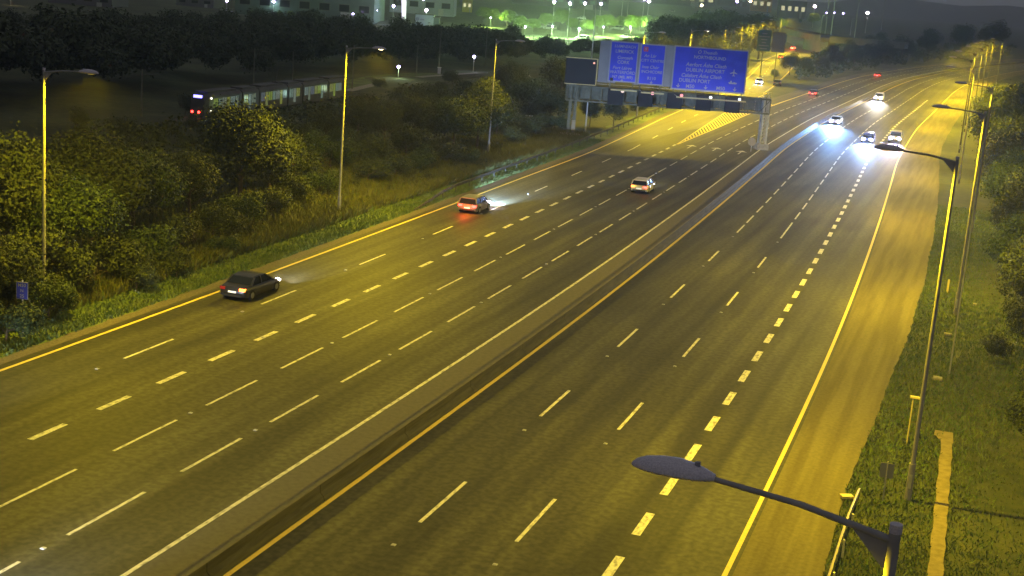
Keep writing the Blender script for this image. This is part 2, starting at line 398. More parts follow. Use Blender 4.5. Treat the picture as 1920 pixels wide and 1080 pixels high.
def street_lamp(base, h, direction, label, state='on', arm=2.3, power=1.0, group='street lamps along the motorway', rise=.12, r=.095, pm='polegrey'):
    """direction: +1 arm towards +X, -1 towards -X"""
    root = empty('street_lamp', base, 0 if direction < 0 else math.pi, label, 'street lamp', group)
    p = MB().tube((0,0,0), (0,0,1.6), r*1.5, r*1.45, 12).tube((0,0,1.6), (0,0,h), r*1.05, r*.72, 12)
    p.build('pole', A[pm], root, True)
    MB().box((0,-r*1.5,.85), (r*1.3,.02,.6)).build('access_door', A['galv'], root)
    MB().tube((0,0,h), (0,0,h+.12), r*.8, r*.8, 12).build('pole_cap', A['house'], root, True)
    a = MB().tube((0,0,h-.12), (-arm*.5,0,h+rise*.5), .055, .045, 10).tube((-arm*.5,0,h+rise*.5), (-arm,0,h+rise), .045, .038, 10)
    v0 = [(-r*.7,-.02,h-.15),(-r*.7,-.02,h-.55),(-.55,-.02,h-.05)]; k = len(a.v)
    a.v += [Vector(q) for q in v0]+[Vector((q[0],.02,q[2])) for q in v0]; a.f += [[k,k+1,k+2],[k+5,k+4,k+3],[k,k+2,k+5,k+3],[k+1,k,k+3,k+4],[k+2,k+1,k+4,k+5]]
    a.build('bracket_arm', A[pm], root, True)
    hd = head_mesh().build('lamp_head', A['house'], root, True); hd.location = (-arm+.05, 0, h+rise)
    bw = bowl_mesh().build('lamp_bowl', A['bowl' if state == 'bright' else 'bowldim' if state == 'on' else 'bowloff'], hd, True)
    pc = MB().tube((-.26,0,.12), (-.26,0,.20), .045, .04, 10).build('photocell', A['signwhite'], hd, True)
    if state != 'off':
        spot((-arm-.67, 0, h+rise-.17), LAMP_W*power, SODIUM, 169, .35, rad=.14, parent=root)
    return root
street_lamp((-48.0, 61.5, -.05), 13.2, 1, 'street lamp post at far left beside the small blue marker sign', 'on', power=.55)
street_lamp((-48.9, 99.65, -.05), 13.6, 1, 'glowing street lamp post in the weeds in front of the tram', 'bright', power=.85)
street_lamp((-53.5, 146.8, -.05), 13.05, 1, 'street lamp post with a weak light added, behind the guard rail start, near lit bushy tree', 'on', power=.30)  # lamp is really off; weak light added to brighten the road
street_lamp((-53.0, 213, -.05), 13.4, 1, 'street lamp post standing behind the leftmost blue gantry sign', 'on', power=1.35)
street_lamp((-53.4, 249.6, -.05), 13.3, 1, 'lit street lamp whose head shows above the large blue sign', 'bright', power=1.5)
street_lamp((-.41, 17.85, -.05), 13.0, -1, 'nearest street lamp, its head and arm over the road at the bottom', 'on', arm=2.5, power=.75, r=.11, rise=.27, pm='polegrey2')
street_lamp((-1.0, 56.3, -.05), 14.2, -1, 'second street lamp on the right verge, pole shadow across sandy strip', 'on', arm=2.1, power=.8, pm='polegrey2')
street_lamp((-.38, 94.8, -.05), 13.6, -1, 'third street lamp on the right verge, beside the hedge', 'on', arm=2.25, power=1.0, pm='polegrey2')
for i, (yy, pw) in enumerate(((133,.9),(172,.9),(211,1.0),(250,2.0),(292,2.2),(335,2.6),(380,2.8),(430,2.8))):
    street_lamp(((-.2 if yy < 140 else C(yy)+25.5), yy, -.05), 13.5, -1, ['fourth','fifth','sixth','seventh','eighth','ninth','tenth','farthest'][i]+' street lamp along the right side of the motorway', 'on', arm=2.25, power=pw, pm='darkpole' if yy > 200 else 'polegrey2')
for i, (yy, pw) in enumerate(((300,2.0),(350,1.9),(405,2.0),(470,2.4),(545,2.6))):
    street_lamp((XL(yy)-2.2, yy, -.05), 13.3, 1, ['first','second','third','fourth','fifth'][i]+' street lamp beside the slip road beyond the gantry', 'on', power=pw, pm='darkpole')
street_lamp((-2, -21, -.05), 13.5, -1, 'street lamp behind the camera on the right verge', 'on', power=.8)
street_lamp((-47.6, 20.5, -.05), 13.4, 1, 'street lamp left of the frame beside the left carriageway', 'on', power=.7)

# slim mast on the right verge with its far top, and the one behind the message sign
m_ = G(1780, 699); MB().tube((0,0,0), (0,0,15), .05, .035, 8).build('slim_mast', A['galv'])
o = bpy.data.objects['slim_mast']; o.location = (m_.x, m_.y, -.05); tag(o, 'slim bare mast in front of the third right street lamp', 'mast')
m_ = G(1097, 251); o = MB().tube((0,0,0), (0,0,19), .11, .07, 8).build('steel_mast', A['galv']); o.location = (m_.x, m_.y, -.05); tag(o, 'tall pale mast rising behind the black message sign', 'mast')
point((m_.x-6, m_.y+9, 14), 2500, (1,.95,.8))

# ------------------------------------------------------------------ gantry
GA = Vector((-52.2,175.2,0)); GB = Vector((-28.5,185.3,0)); GD = (GB-GA).normalized(); GL = (GB-GA).length
grot = math.atan2(GD.y, GD.x)
gan = empty('sign_gantry', GA, grot, 'grey steel lattice gantry spanning the left carriageway', 'gantry')
# local: X along gantry, -Y towards camera, Z up
def truss():
    b = MB(); x0, x1 = -1.2, GL+.35; z0, z1 = 4.85, 6.75; d = .75
    for yy in (-d, d):
        for z in (z0, z1): b.bar((x0,yy,z), (x1,yy,z), .20, .20)
    n = 18
    for i in range(n+1):
        x = x0+(x1-x0)*i/n
        for yy in (-d, d): b.bar((x,yy,z0), (x,yy,z1), .09, .09)
        for z in (z0, z1): b.bar((x,-d,z), (x,d,z), .08, .08)
        if i < n:
            xx = x0+(x1-x0)*(i+1)/n
            for yy in (-d, d): b.bar((x,yy,z0 if i%2 else z1), (xx,yy,z1 if i%2 else z0), .07, .07)
    return b
truss().build('lattice_beam', A['steelgrey'], gan)
pn = MB(); nP = 17
for i in range(nP):                                      # infill panels behind the lattice: walkway screens
    a = -1.1+(GL+1.3)*i/nP; bq = -1.1+(GL+1.3)*(i+1)/nP-.03
    MB().box(((a+bq)/2, .55, 5.8), (bq-a, .04, 1.6)).build('screen_panel', A['steelgrey'], gan)
MB().box((GL/2-.4, 0, 4.93), (GL+1.2, 1.2, .05)).build('walkway', A['steelgrey'], gan)
MB().bar((-1.2,-.9,7.7), (GL+.3,-.9,7.7), .05, .05).bar((-1.2,-.9,7.25), (GL+.3,-.9,7.25), .04, .04).build('handrail', A['galv'], gan)
for xx, nm in ((-.25, 'leg'), (GL-.05, 'leg')):
    b = MB()
    for dx in (-.35,.35):
        for dy in (-.6,.6): b.bar((xx+dx,dy,0), (xx+dx,dy,6.9), .24, .24)
    for z in np.arange(.8, 6.5, .95):
        for dy in (-.6,.6): b.bar((xx-.35,dy,z), (xx+.35,dy,z+.95), .08, .08)
        for dx in (-.35,.35): b.bar((xx+dx,-.6,z), (xx+dx,.6,z+.95), .08, .08)
    b.build('leg', A['galv'] if xx > 5 else A['steelgrey'], gan)
MB().box((-.25,0,.2), (2.6,2.2,.4)).build('foundation', A['concrete'], gan)
MB().box((GL-.05,0,.4), (1.6,1.8,.8)).build('foundation', A['concrete'], gan)
MB().box((-.05,-1.0,1.6), (.5,.35,1.3)).build('control_cabinet', A['brown'], gan)
sgn = MB()
o = empty('round_sign', (0,0,0), 0, 'small round sign seen edge lit beside the gantry leg in the median', 'sign')
p = G(1415, 283); o.location = (p.x-.3, p.y-1.2, 0); o.rotation_euler = (0,0,grot)
MB().tube((0,-.03,1.3), (0,.03,1.3), .55, .55, 20).build('disc', A['brown'], o); MB().tube((0,.06,0), (0,.06,1.5), .04).build('post', A['galv'], o)

def text_mesh(s, size, mat_, parent, x, z, y, align='CENTER', shear=0, name='lettering', bold=.012):
    cu = bpy.data.curves.new('t', 'FONT'); cu.body = s; cu.size = size; cu.align_x = align; cu.shear = shear; cu.offset = bold*size
    o = bpy.data.objects.new('t', cu); COL.objects.link(o)
    dg = bpy.context.evaluated_depsgraph_get(); me = bpy.data.meshes.new_from_object(o.evaluated_get(dg)); bpy.data.objects.remove(o); bpy.data.curves.remove(cu)
    R = Matrix.Rotation(math.radians(90), 4, 'X'); me.transform(Matrix.Translation((x, y, z)) @ R); me.materials.clear(); me.materials.append(mat_)
    ob = bpy.data.objects.new(name, me); return linkobj(ob, parent)
def shape(pts, parent, x, z, y, s, m_, name):
    return meshobj(name, [(x+a*s, y, z+b*s) for a, b in pts], [list(range(len(pts)))], m_, parent)
ARROW = [(0,-.5),(.5,0),(.28,.04),(.1,-.08),(.1,.5),(-.1,.5),(-.1,-.08),(-.28,.04),(-.5,0)]
PLANE = [(0,.5),(.07,.38),(.08,.12),(.5,-.08),(.5,-.18),(.08,-.08),(.06,-.32),(.2,-.42),(.2,-.5),(0,-.45),(-.2,-.5),(-.2,-.42),(-.06,-.32),(-.08,-.08),(-.5,-.18),(-.5,-.08),(-.08,.12),(-.07,.38)]
SHIP = [(-.9,.15),(-.75,-.2),(.75,-.2),(.9,.1),(.5,.1),(.5,.2),(.1,.2),(.1,.1),(-.2,.1),(-.2,.45),(-.55,.45),(-.55,.15)]
def sign_board(x0, x1, z0, z1, label):
    """flat board on the gantry, a thing of its own; face towards the camera"""
    r = empty('direction_sign', gan.matrix_world @ Vector((0,0,0)) if False else GA, grot, label, 'road sign', 'blue direction signs on the gantry')
    w_, h_ = x1-x0, z1-z0; cx, cz = (x0+x1)/2, (z0+z1)/2
    MB().box((cx,-1.22,cz), (w_, .08, h_)).build('border', A['signwhite'], r)
    MB().box((cx,-1.27,cz), (w_-.34, .03, h_-.34)).build('panel', A['blue'], r)
    b = MB()
    for q in np.linspace(x0+.4, x1-.4, max(2, int(w_/2))): b.bar((q,-1.10,z0-.9), (q,-1.10,z1-.2), .12, .12)
    b.build('support_rail', A['steelgrey'], r)
    return r, cx, cz
Yt = -1.29
T = A['signtext']
r, cx, cz = sign_board(3.93, 7.72, 7.70, 13.0, 'narrow blue sign for Limerick, Cork and Waterford on the gantry')
for s, sz, x, z, sh in (('LUIMNEACH', .50, cx+.05, 12.22, .2), ('LIMERICK', .58, cx+.05, 11.55, 0), ('Corcaigh', .56, cx+.15, 10.75, .2), ('CORK', .58, cx, 10.15, 0), ('Port Láirge', .56, cx-.1, 9.42, .2), ('WATERFORD', .56, cx, 8.83, 0), ('N7 (M8, M9)', .52, cx+.05, 8.25 , 0)):
    text_mesh(s, sz, T, r, x, z-.03, Yt, shear=sh)
MB().box((4.45,-1.29,8.02), (.42,.02,.42)).build('symbol_square', A['darkbox'], r)
shape(ARROW, r, cx, 7.99-.02, Yt, .42, T, 'down_arrow')
r, cx, cz = sign_board(7.93, 11.33, 7.60, 12.93, 'narrow blue sign for the city centre and Inchicore on the gantry')
text_mesh('9', .5, T, r, 8.65, 12.05, Yt-.015); MB().box((8.65,-1.288,12.22), (.62,.02,.62)).build('junction_panel', A['signred'], r)
for s, sz, x, z, sh in (('An Lár', .58, cx-.35, 11.20, .2), ('CITY CENTRE', .50, cx+.02, 10.60, 0), ('Inse Chór', .56, cx-.2, 9.75, .2), ('INCHICORE', .52, cx+.05, 9.15, 0), ('R110', .55, cx+.1, 8.30, 0)):
    text_mesh(s, sz, T, r, x, z, Yt, shear=sh)
shape(ARROW, r, cx+.1, 7.97, Yt, .42, T, 'down_arrow')
r, cx, cz = sign_board(12.41, 22.33, 7.30, 13.0, 'wide blue northbound sign for airport and port, largest on the gantry')
for s, sz, x, z, sh in (('Ó Thuaidh', .60, cx-.55, 12.15, .2), ('NORTHBOUND', .60, cx-.15, 11.48, 0), ('Aerfort Átha Cliath', .68, cx-.55, 10.45, .2), ('DUBLIN AIRPORT', .66, cx-.6, 9.75, 0), ('Calafort Átha Cliath', .66, cx-1.05, 9.02, .2), ('DUBLIN PORT', .66, cx-1.9, 8.35, 0), ('M50', .66, 14.95, 7.60, 0), ('M50', .66, 19.05, 7.60, 0)):
    text_mesh(s, sz, T, r, x, z, Yt, shear=sh)
shape(PLANE, r, 20.6, 9.98, Yt, .95, T, 'plane_symbol'); shape(SHIP, r, 20.6, 8.62, Yt, .65, T, 'ship_symbol')
for x in (13.35, 17.05, 20.95): shape(ARROW, r, x, 7.82, Yt, .55, T, 'down_arrow')
# grey backing screens between the boards
for a, b in ((2.65, 5.0), (11.0, 12.6), (7.5, 8.1)):
    MB().box(((a+b)/2, -.98, 10.2), (b-a, .05, 5.4)).build('backing_panel', A['backing'], gan)
# sign lighting: luminaires below the boards with area lights
def sign_light(x0, x1, z, pw, label):
    t = empty('sign_luminaire', GA, grot, label, 'sign light', 'long luminaires under the gantry signs')
    MB().box(((x0+x1)/2, -3.9, z-.5), (x1-x0, .28, .16)).build('housing', A['yellowpost'], t)
    b = MB()
    for x in (x0+.2, x1-.2): b.bar((x,-1.1,z-.35), (x,-3.8,z-.5), .06, .06)
    b.build('bracket', A['steelgrey'], t)
    l = bpy.data.lights.new('sign_light', 'AREA'); l.shape = 'RECTANGLE'; l.size = x1-x0; l.size_y = .12; l.energy = pw; l.color = (.86,.88,1.0)
    lo = bpy.data.objects.new('sign_light', l); COL.objects.link(lo); lo.parent = t; lo.location = ((x0+x1)/2, -3.9, z-.38)
    lo.rotation_euler = Vector((0, 2.6, 3.8)).to_track_quat('-Z', 'Y').to_euler()
sign_light(4.1, 7.5, 7.35, 42, 'sign luminaire under the Limerick sign'); sign_light(8.1, 11.1, 7.25, 37, 'sign luminaire under the city centre sign'); sign_light(12.8, 22, 6.98, 130, 'long sign luminaire under the wide northbound sign')
# variable message sign
v = empty('message_sign', GA, grot, 'large black electronic message sign at the left end of the gantry', 'message sign')
MB().box((.28,-1.3,8.75), (4.0,.55,3.3)).build('cabinet', A['darkbox'], v)
b = MB().bar((-1.75,-1.55,10.47), (2.35,-1.55,10.47), .12,.10).bar((2.4,-1.55,7.1), (2.4,-1.55,10.5), .1, .1).bar((-1.75,-1.55,7.08), (2.35,-1.55,7.08), .12,.10)
b.build('frame', A['yellowpost'], v)
MB().tube((1.95,-1.62,9.95), (1.95,-1.57,9.95), .13, .13, 10).build('warning_lamp', mat('dim_red_lamp', (.4,.1,.05), .4, emit=(1,.45,.3), es=1.2), v)
for i, (x, c) in enumerate(((5.2,(.7,.5,.4)),(9.2,(1,.35,.4)),(13.1,(.8,.28,.3)),(17.0,(.9,.9,.85)),(20.9,(.9,.9,.85)))):
    s = empty('lane_signal', GA, grot, ['leftmost','second','middle','fourth','rightmost'][i]+' black square lane signal on the gantry beam', 'lane signal', 'lane signals on the gantry')
    MB().box((x,-1.05,5.72), (2.0,.45,2.0)).build('cabinet', A['darkbox'], s)
    MB().box((x,-1.30,6.75), (2.1,.25,.06)).build('visor', A['darkbox'], s)
    MB().tube((x+.85,-1.45,6.55), (x+.85,-1.27,6.55), .20, .22, 12).build('lantern', mat('signal_lantern_%d' % i, c, .4, emit=c, es=.9), s)

# ------------------------------------------------------------------ guard rail by the slip road
gr_ = empty('guard_rail', (0,0,0), 0, 'steel guard rail on posts beside the left edge near the gantry', 'guard rail')
def gx(y): return np.interp(y, [106,118,137,159,183,236,300], [-44.95,-45.95,-46.9,-47.9,-49.2,-53.2,-57.0])
def grz(y): return .72*min(1, (y-106)/9)
prof = [(0,.15),(.06,.10),(.0,.03),(.0,-.03),(.06,-.10),(0,-.15),(-.03,-.15),(-.03,.15)]
y = 106.0; posts = None
while y < 300:
    y2 = min(y+4, 300); rings = []
    for q in (y, y2-.02): rings.append([(gx(q)+a, q, max(grz(q)+bb, .01)) for a, bb in prof])
    MB().loft(rings).build('rail_beam', A['railsteel'], gr_)
    h = grz(y+.2)
    if h > .15:
        pp = MB().box((0,0,0), (.10,.08,h+.1)).build('post', A['railsteel'], gr_) if posts is None else posts.copy()
        if posts is None: posts = pp
        else: COL.objects.link(pp); pp.parent = gr_; pp.scale = (1,1,(h+.1)/(posts['h']))
        if 'h' not in pp: pp['h'] = h+.1
        pp.location = (gx(y+.2)-.1, y+.2, (h+.1)/2)
    y += 4
# right verge guard rail with ramped-down end, at the bottom of the picture
g2 = empty('guard_rail', (0,0,0), 0, 'guard rail end at the bottom right, ramping down into the grass', 'guard rail')
def g2z(y): return .70*min(1, max(0, (56.2-y)/5.5))
y = 10.0
while y < 56:
    y2 = min(y+3.2, 56.1); rings = []
    for q in (y, y2-.02): rings.append([(-2.95-a*1.0-.0*(q), q, max(g2z(q)+bb, .01)) for a, bb in prof])
    MB().loft(rings).build('rail_beam', A['yellowpost'], g2)  # steel rail with the lamps' yellow light put into its colour
    if g2z(y+.2) > .2: MB().box((-2.84, y+.2, g2z(y+.2)/2), (.08,.10,g2z(y+.2))).build('post', A['galv'], g2)
    y += 3.2
MB().box((-3.35,54.9,.12), (.5,.35,.10), Matrix.Rotation(.5,3,'Z')).build('end_plate', A['yellowpost'], g2)

# ------------------------------------------------------------------ small furniture on the verges
p = G(42, 630); s = empty('marker_sign', (p.x, p.y, -.05), math.radians(15), 'small blue motorway location marker sign on a post at far left', 'sign')
MB().tube((0,.05,0), (0,.05,3.0), .04, .04).build('post', A['galv'], s)
MB().box((0,-.0,2.45), (.62,.03,.9)).build('border', A['signwhite'], s); MB().box((0,-.025,2.45), (.56,.02,.84)).build('panel', A['blue'], s)
for t, z, sz in (('M50', 2.66, .24), ('N', 2.39, .22), ('25', 2.10, .24)): text_mesh(t, sz, T, s, 0, z, -.04)
p = G(1655, 938); s = empty('small_sign', (p.x, p.y, -.05), math.radians(5), 'small grey sign seen from behind near the guard rail end', 'sign')
MB().tube((0,-.05,0), (0,-.05,1.75), .03, .03).build('post', A['galv'], s); MB().box((0,0,1.35), (.55,.03,.62)).build('plate', A['backing'], s)
p = G(1700, 832); s = empty('bracket_post', (p.x, p.y, -.05), 0, 'short yellow lit post with a flat bracket beside the second street lamp', 'post')
MB().tube((0,0,0), (0,0,2.3), .035, .035).build('post', A['yellowpost'], s); MB().box((.12,0,2.33), (.5,.2,.08)).build('bracket', A['yellowpost'], s)
p = G(1776, 548); s = MB().box((0,0,.45), (.14,.06,.9)).box((0,0,.93), (.10,.05,.06)).build('marker_post', A['yellowpost']); s.location = (p.x, p.y, 0); tag(s, 'short yellow marker post in the grass by the third lamp', 'marker post')
for i, (px, py, w_, l_, lb) in enumerate(((1777,628,.42,.12,'narrow concrete drain cover in the right verge grass'), (1758,711,.5,.3,'pale concrete slab in the grass left of the slim mast'), (1828,572,.25,.2,'small pale stone in the grass beside the third lamp'))):
    p = G(px, py); s = MB().box((0,0,.05), (w_,l_+.2,.12)).box((0,0,.115), (w_*.8,l_*.8,.03)).build('drain_cover', A['concrete']); s.location = (p.x, p.y, 0); tag(s, lb, 'drain cover')
p = G(1103, 236); s = empty('roadside_cabinet', (p.x-9.5, p.y-6, 0), .2, 'pale roadside cabinet among bushes left of the gantry', 'cabinet')
p = G(990, 242); s.location = (p.x, p.y, .2)
MB().box((0,0,.8), (.9,.45,1.6)).build('body', A['concrete'], s); MB().box((0,0,1.63), (1.0,.55,.06)).build('lid', A['galv'], s); MB().box((0,-.235,.8), (.78,.02,1.35)).build('door', A['concrete'], s)
# slip road sign pair behind the gantry
p = G(1427, 150); s = empty('slip_road_sign', (p.x, p.y, 0), math.radians(12), 'dark green sign paired with a beige sign beside the slip road', 'road sign')
hz = HZ(p, 96); ht = HZ(p, 56); wd = 25/FPX*p.length
MB().tube((-.1*wd,.1,0), (-.1*wd,.1,hz+.5), .12, .12).tube((.9*wd,.1,0), (.9*wd,.1,hz+.5), .12,.12).build('post', A['steelgrey'], s)
MB().box((-.1*wd,0,(hz+ht)/2), (wd*.95,.1,ht-hz)).build('green_board', A['green'], s); MB().box((.95*wd,0,(hz+ht)/2-.2), (wd*.95,.1,(ht-hz)*.95)).build('beige_board', A['brown'], s)
b = MB()
for k in range(6): b.box((-.1*wd,-.07,hz+(ht-hz)*(.12+.14*k)), (wd*(.5+.25*math.sin(k*2)),.02,.22))
b.build('lettering', A['backing'], s)

# ------------------------------------------------------------------ vehicles  (local +Y = front)
def car(loc, heading, paint, kind, label, tails='tail', heads='head', hl=None, power=0, beam=30, scale=1.0, plate=True):
    W_, L_, H_ = {'hatch': (1.78,4.1,1.47), 'saloon': (1.82,4.65,1.43), 'suv': (1.86,4.5,1.68), 'van': (1.95,4.9,1.9)}[kind]
    root = empty('car', loc, heading, label, 'car', 'cars on the motorway'); root.scale = (scale, scale, scale*(.93 if kind != 'suv' else 1))
    hw = W_/2; hb = .92 if kind != 'suv' else 1.05
    # lower body loft
    def ring(y, w_, zb, zt, cr=.12):
        return [(-w_+.03,y,zb),(-w_,y,zb+.12),(-w_,y,(zb+zt)/2),(-w_+.02,y,zt-cr),(-w_+.14,y,zt),(w_-.14,y,zt),(w_-.02,y,zt-cr),(w_,y,(zb+zt)/2),(w_,y,zb+.12),(w_-.03,y,zb)]
    yb, yf = -L_/2, L_/2
    tailz = hb+(.06 if kind == 'saloon' else .02)
    st = [(yb, hw-.16, .42, tailz-.25), (yb+.07, hw-.07, .30, tailz-.06), (yb+.3, hw-.02, .24, tailz), (-.9, hw, .22, hb), (.3, hw, .22, hb), (yf-1.15, hw-.01, .22, hb-.04), (yf-.45, hw-.05, .23, hb-.17), (yf-.12, hw-.14, .27, hb-.30), (yf, hw-.28, .34, hb-.42)]
    MB().loft([ring(*q) for q in st]).build('body', paint, root, True)
    # greenhouse
    rb, rf, wf, wb = {'hatch': (yb+.26, .35, 1.12, yb+.06), 'saloon': (yb+1.35, .3, 1.15, yb+.75), 'suv': (yb+.35, .45, 1.15, yb+.1), 'van': (yb+.2, 1.0, 1.7, yb+.1)}[kind]
    zr = H_; tw = hw-.20
    ws = MB(); k = [(-tw,rf,zr-.05),(tw,rf,zr-.05),(hw-.08,wf,hb-.02),(-hw+.08,wf,hb-.02)]
    meshobj('windscreen', k, [(0,1,2,3)], A['glass'], root)
    k = [(-tw,rb,zr-.06),(tw,rb,zr-.06),(hw-.10,wb,hb-.0),(-hw+.10,wb,hb-.0)]
    meshobj('rear_window', k, [(3,2,1,0)], A['glass'], root)
    for sx in (-1, 1):
        k = [(sx*tw,rf,zr-.05),(sx*tw,rb,zr-.06),(sx*(hw-.08),wb,hb-.0),(sx*(hw-.08),wf,hb-.02)]
        meshobj('side_window', k, [(0,1,2,3)], A['glass'], root)
    rr = []
    for y_, dz, dw in ((rb-.06,-.03,.03),(rb+.15,.015,0),((rb+rf)/2,.035,0),(rf-.15,.01,0),(rf+.05,-.035,.03)):
        rr.append([(-tw+dw-.01,y_,zr-.07+dz),(-tw+dw+.04,y_,zr-.01+dz),(0,y_,zr+.015+dz),(tw-dw-.04,y_,zr-.01+dz),(tw-dw+.01,y_,zr-.07+dz)])
    MB().loft(rr).build('roof', paint, root, True)
    pl_ = MB()
    for sx in (-1, 1):
        pl_.bar((sx*(tw+.005),rf,zr-.05),(sx*(hw-.07),wf,hb-.02),.07,.05); pl_.bar((sx*(tw+.005),rb,zr-.06),(sx*(hw-.07),wb,hb),.10,.06)
        ym = (rb+rf)/2; pl_.bar((sx*(tw+.008),ym,zr-.05),(sx*(hw-.065),ym,hb),.05,.07)
    pl_.build('pillar', paint, root)
    for sx in (-1, 1):
        for y_ in (yb+.82, yf-.85):
            wo = MB().tube((sx*(hw-.20),y_,.33),(sx*(hw+.01),y_,.33),.33,.33,18).build('wheel', A['black'], root, True)
            MB().tube((sx*(hw-.02),y_,.33),(sx*(hw+.025),y_,.33),.21,.19,12).build('rim', A['rim'], wo, True)
        MB().box((sx*(hw+.09),wf-.35,hb+.05),(.18,.10,.13)).build('wing_mirror', paint, root)
        tm = A[tails] if not isinstance(tails, (tuple, list)) else A[tails[0 if sx < 0 else 1]]
        MB().box((sx*(hw-.27),yb+.03,tailz-.20),(.34,.10,.17)).box((sx*(hw-.13),yb+.10,tailz-.20),(.10,.16,.16)).build('taillight', tm, root)
        lr_ = .21 if (heads == 'head' and power > 10000 and loc[0] > -30) else .13  # oncoming lenses widened to imitate bloom
        MB().tube((sx*(hw-.36),yf-.18,hb-.32),(sx*(hw-.36),yf-.03,hb-.34),lr_,lr_*.9,12).box((sx*(hw-.24),yf-.18,hb-.30),(.22,.16,.12)).build('headlight', A[heads], root, True)
        if power: 
            spot((sx*(hw-.36), yf+.06, hb-.33), power, hl or COOL, beam, .85, target=(sx*(hw-.36)-.25, yf+11, -.1), rad=.08, parent=root, name='headlight_beam')
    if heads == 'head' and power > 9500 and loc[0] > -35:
        for sx in (-1, 1): MB().loft([[(sx*(hw-.36)+math.cos(2*math.pi*i/14)*q, yf-.09+dy_, hb-.33+math.sin(2*math.pi*i/14)*q*.8) for i in range(14)] for dy_, q in ((0,.24),(.05,.33),(.06,.24))], caps=False).build('headlight_bloom_ring', A['violet'], root, True)  # added oversized glowing rings standing in for headlight bloom
    MB().box((0,yb-.015,.55 if kind != 'saloon' else .60),(.52,.03,.12)).build('number_plate', A['plate'] if plate else A['signwhite'], root)
    if tails == 'tailpink': point((0,yb-.6,.75), 150, (1,.05,.02), rad=.2, parent=root)
    MB().box((0,yf-.03,.42),(1.0,.06,.18)).build('grille', A['black'], root)
    MB().box((0,yb+.02,.36),(W_-.5,.10,.12)).build('bumper', A['black'], root)
    return root
def hd(y): return -Ctan(y)
P1 = paintmat('dark_charcoal_paint', (.018,.018,.024)); P2 = paintmat('bronze_grey_paint', (.16,.15,.14)); P3 = paintmat('pale_gold_paint', (.50,.47,.38))
P4 = paintmat('silver_paint', (.32,.32,.34)); P5 = paintmat('dark_blue_paint', (.02,.03,.07)); P6 = paintmat('white_paint', (.65,.65,.66)); P7 = paintmat('dark_red_paint', (.16,.02,.02))
car((-40.7, 71.5, 0), hd(72), P1, 'saloon', 'dark saloon car in the leftmost lane, nearest of the cars driving away', ('taildim','tailamber'), 'headwarm', (.95,.95,1), 3800, beam=40)
car((-41.0, 110.0, 0), hd(110), P2, 'hatch', 'bronze hatchback with bright red tail lights and blue headlight pool', 'tailpink', 'head', (.42,.62,1.0), 60000, beam=42)
car((-31.9, 133.6, 0), hd(134), P3, 'hatch', 'pale gold car driving away in the middle of the left carriageway', ('tailamber','tailpink'), 'headwarm', (1,.95,.8), 2500, beam=36)
car((-37.2, 307, 0), hd(307), P5, 'hatch', 'distant car driving away with two orange tail lights beyond the gantry', 'tailpink', 'headwarm', (1,.9,.7), 500)
car((-32.9, 419, 0), hd(419), P7, 'saloon', 'farthest car driving away with red tail lights, at the bend', 'tailpink', 'headwarm', (1,.9,.7), 500)
car((C(238)+4.8, 239, 0), hd(239)+math.pi, P4, 'saloon', 'oncoming car by the median with a dazzling blue white headlight pool', 'tail', 'head', (.22,.48,1.0), 70000, beam=40)
car((C(212)+12.3, 212, 0), hd(212)+math.pi, P5, 'hatch', 'oncoming car in the third lane with dazzling headlights', 'tail', 'head', (.32,.50,1.0), 34000, beam=38)
car((C(312)+5.0, 312, 0), hd(312)+math.pi, P6, 'suv', 'farthest oncoming car by the median with white headlights', 'tail', 'head', (1,.92,.82), 26000)
car((C(217)+16.0, 217, 0), hd(217)+math.pi, P4, 'suv', 'oncoming car beside the hard shoulder with pinkish headlights', 'tail', 'head', (.95,.78,.9), 11000)
def shd(f, y): return -math.atan((f(y+2)-f(y-2))/4)
car((-53.2, 331, 0), shd(XL, 331)+math.pi, P6, 'hatch', 'white car with its headlight lit on the slip road beside the large sign', 'tail', 'head', (.8,.8,1), 700)
p = G(1457, 160); car((p.x, p.y, 0), shd(XL, 331), P5, 'hatch', 'dark car close behind the white car on the slip road', 'taildim', 'bowloff', plate=False)
p = G(1487, 93); car((p.x, p.y, 0), shd(XRr, 560), P4, 'saloon', 'silver car braking with glaring red lights far up the slip road', 'tailpink', 'headwarm', (1,.9,.8), 900, scale=1.15)
point((p.x-.4, p.y-4, .9), 2600, (1,.08,.03), rad=.2)
p = G(1464, 110); car((p.x, p.y, 0), shd(XL, 500), P7, 'hatch', 'red car on the slip road below the braking car', 'tail', 'headwarm')
car((-40.6, 33.5, 0), hd(33), P4, 'suv', 'car just left of the frame lighting the road ahead of it', 'tail', 'head', (.75,.85,1.0), 12000, beam=30)
car((-26.4, 25.2, 0), hd(25), P6, 'saloon', 'car just below the lower left corner of the frame, its beams whitening the lane lines', 'tail', 'head', (.75,.85,1.0), 9000, beam=34)

# ------------------------------------------------------------------ tram and its line
ta = Vector((-90.2, 145.5, 0)); tb = Vector((-93.0, 189.8, 0)); td = (tb-ta).normalized(); trot = math.atan2(-td.x, td.y)
tr = empty('tram', (ta.x-.9, ta.y, .25), trot, 'long tram with lit windows, red tail lights and blue display', 'tram')
tr.scale = (1, .88, 1)
A['tramskin'] = mat('tram_silver_skin', (.045,.045,.05), .5, noise=.8, col2=(.07,.07,.075)); A['tramroof'] = mat('tram_roof_grey', (.06,.058,.062), .7)
A['display'] = mat('blue_display', (.2,.2,.8), .4, emit=(.20,.18,1.0), es=5)
cols = [(.55,.75,.12),(.42,.62,.50),(.50,.60,.48),(.62,.70,.14),(.45,.62,.55),(.40,.52,.38),(.30,.36,.42),(.55,.62,.20)]
wm = [mat('lit_tram_window_%d' % i, (.05,.05,.05), .2, noise=1.6, col2=(.02,.02,.02), emit=c, es=.19) for i, c in enumerate(cols)]
A['frost'] = wm[1]
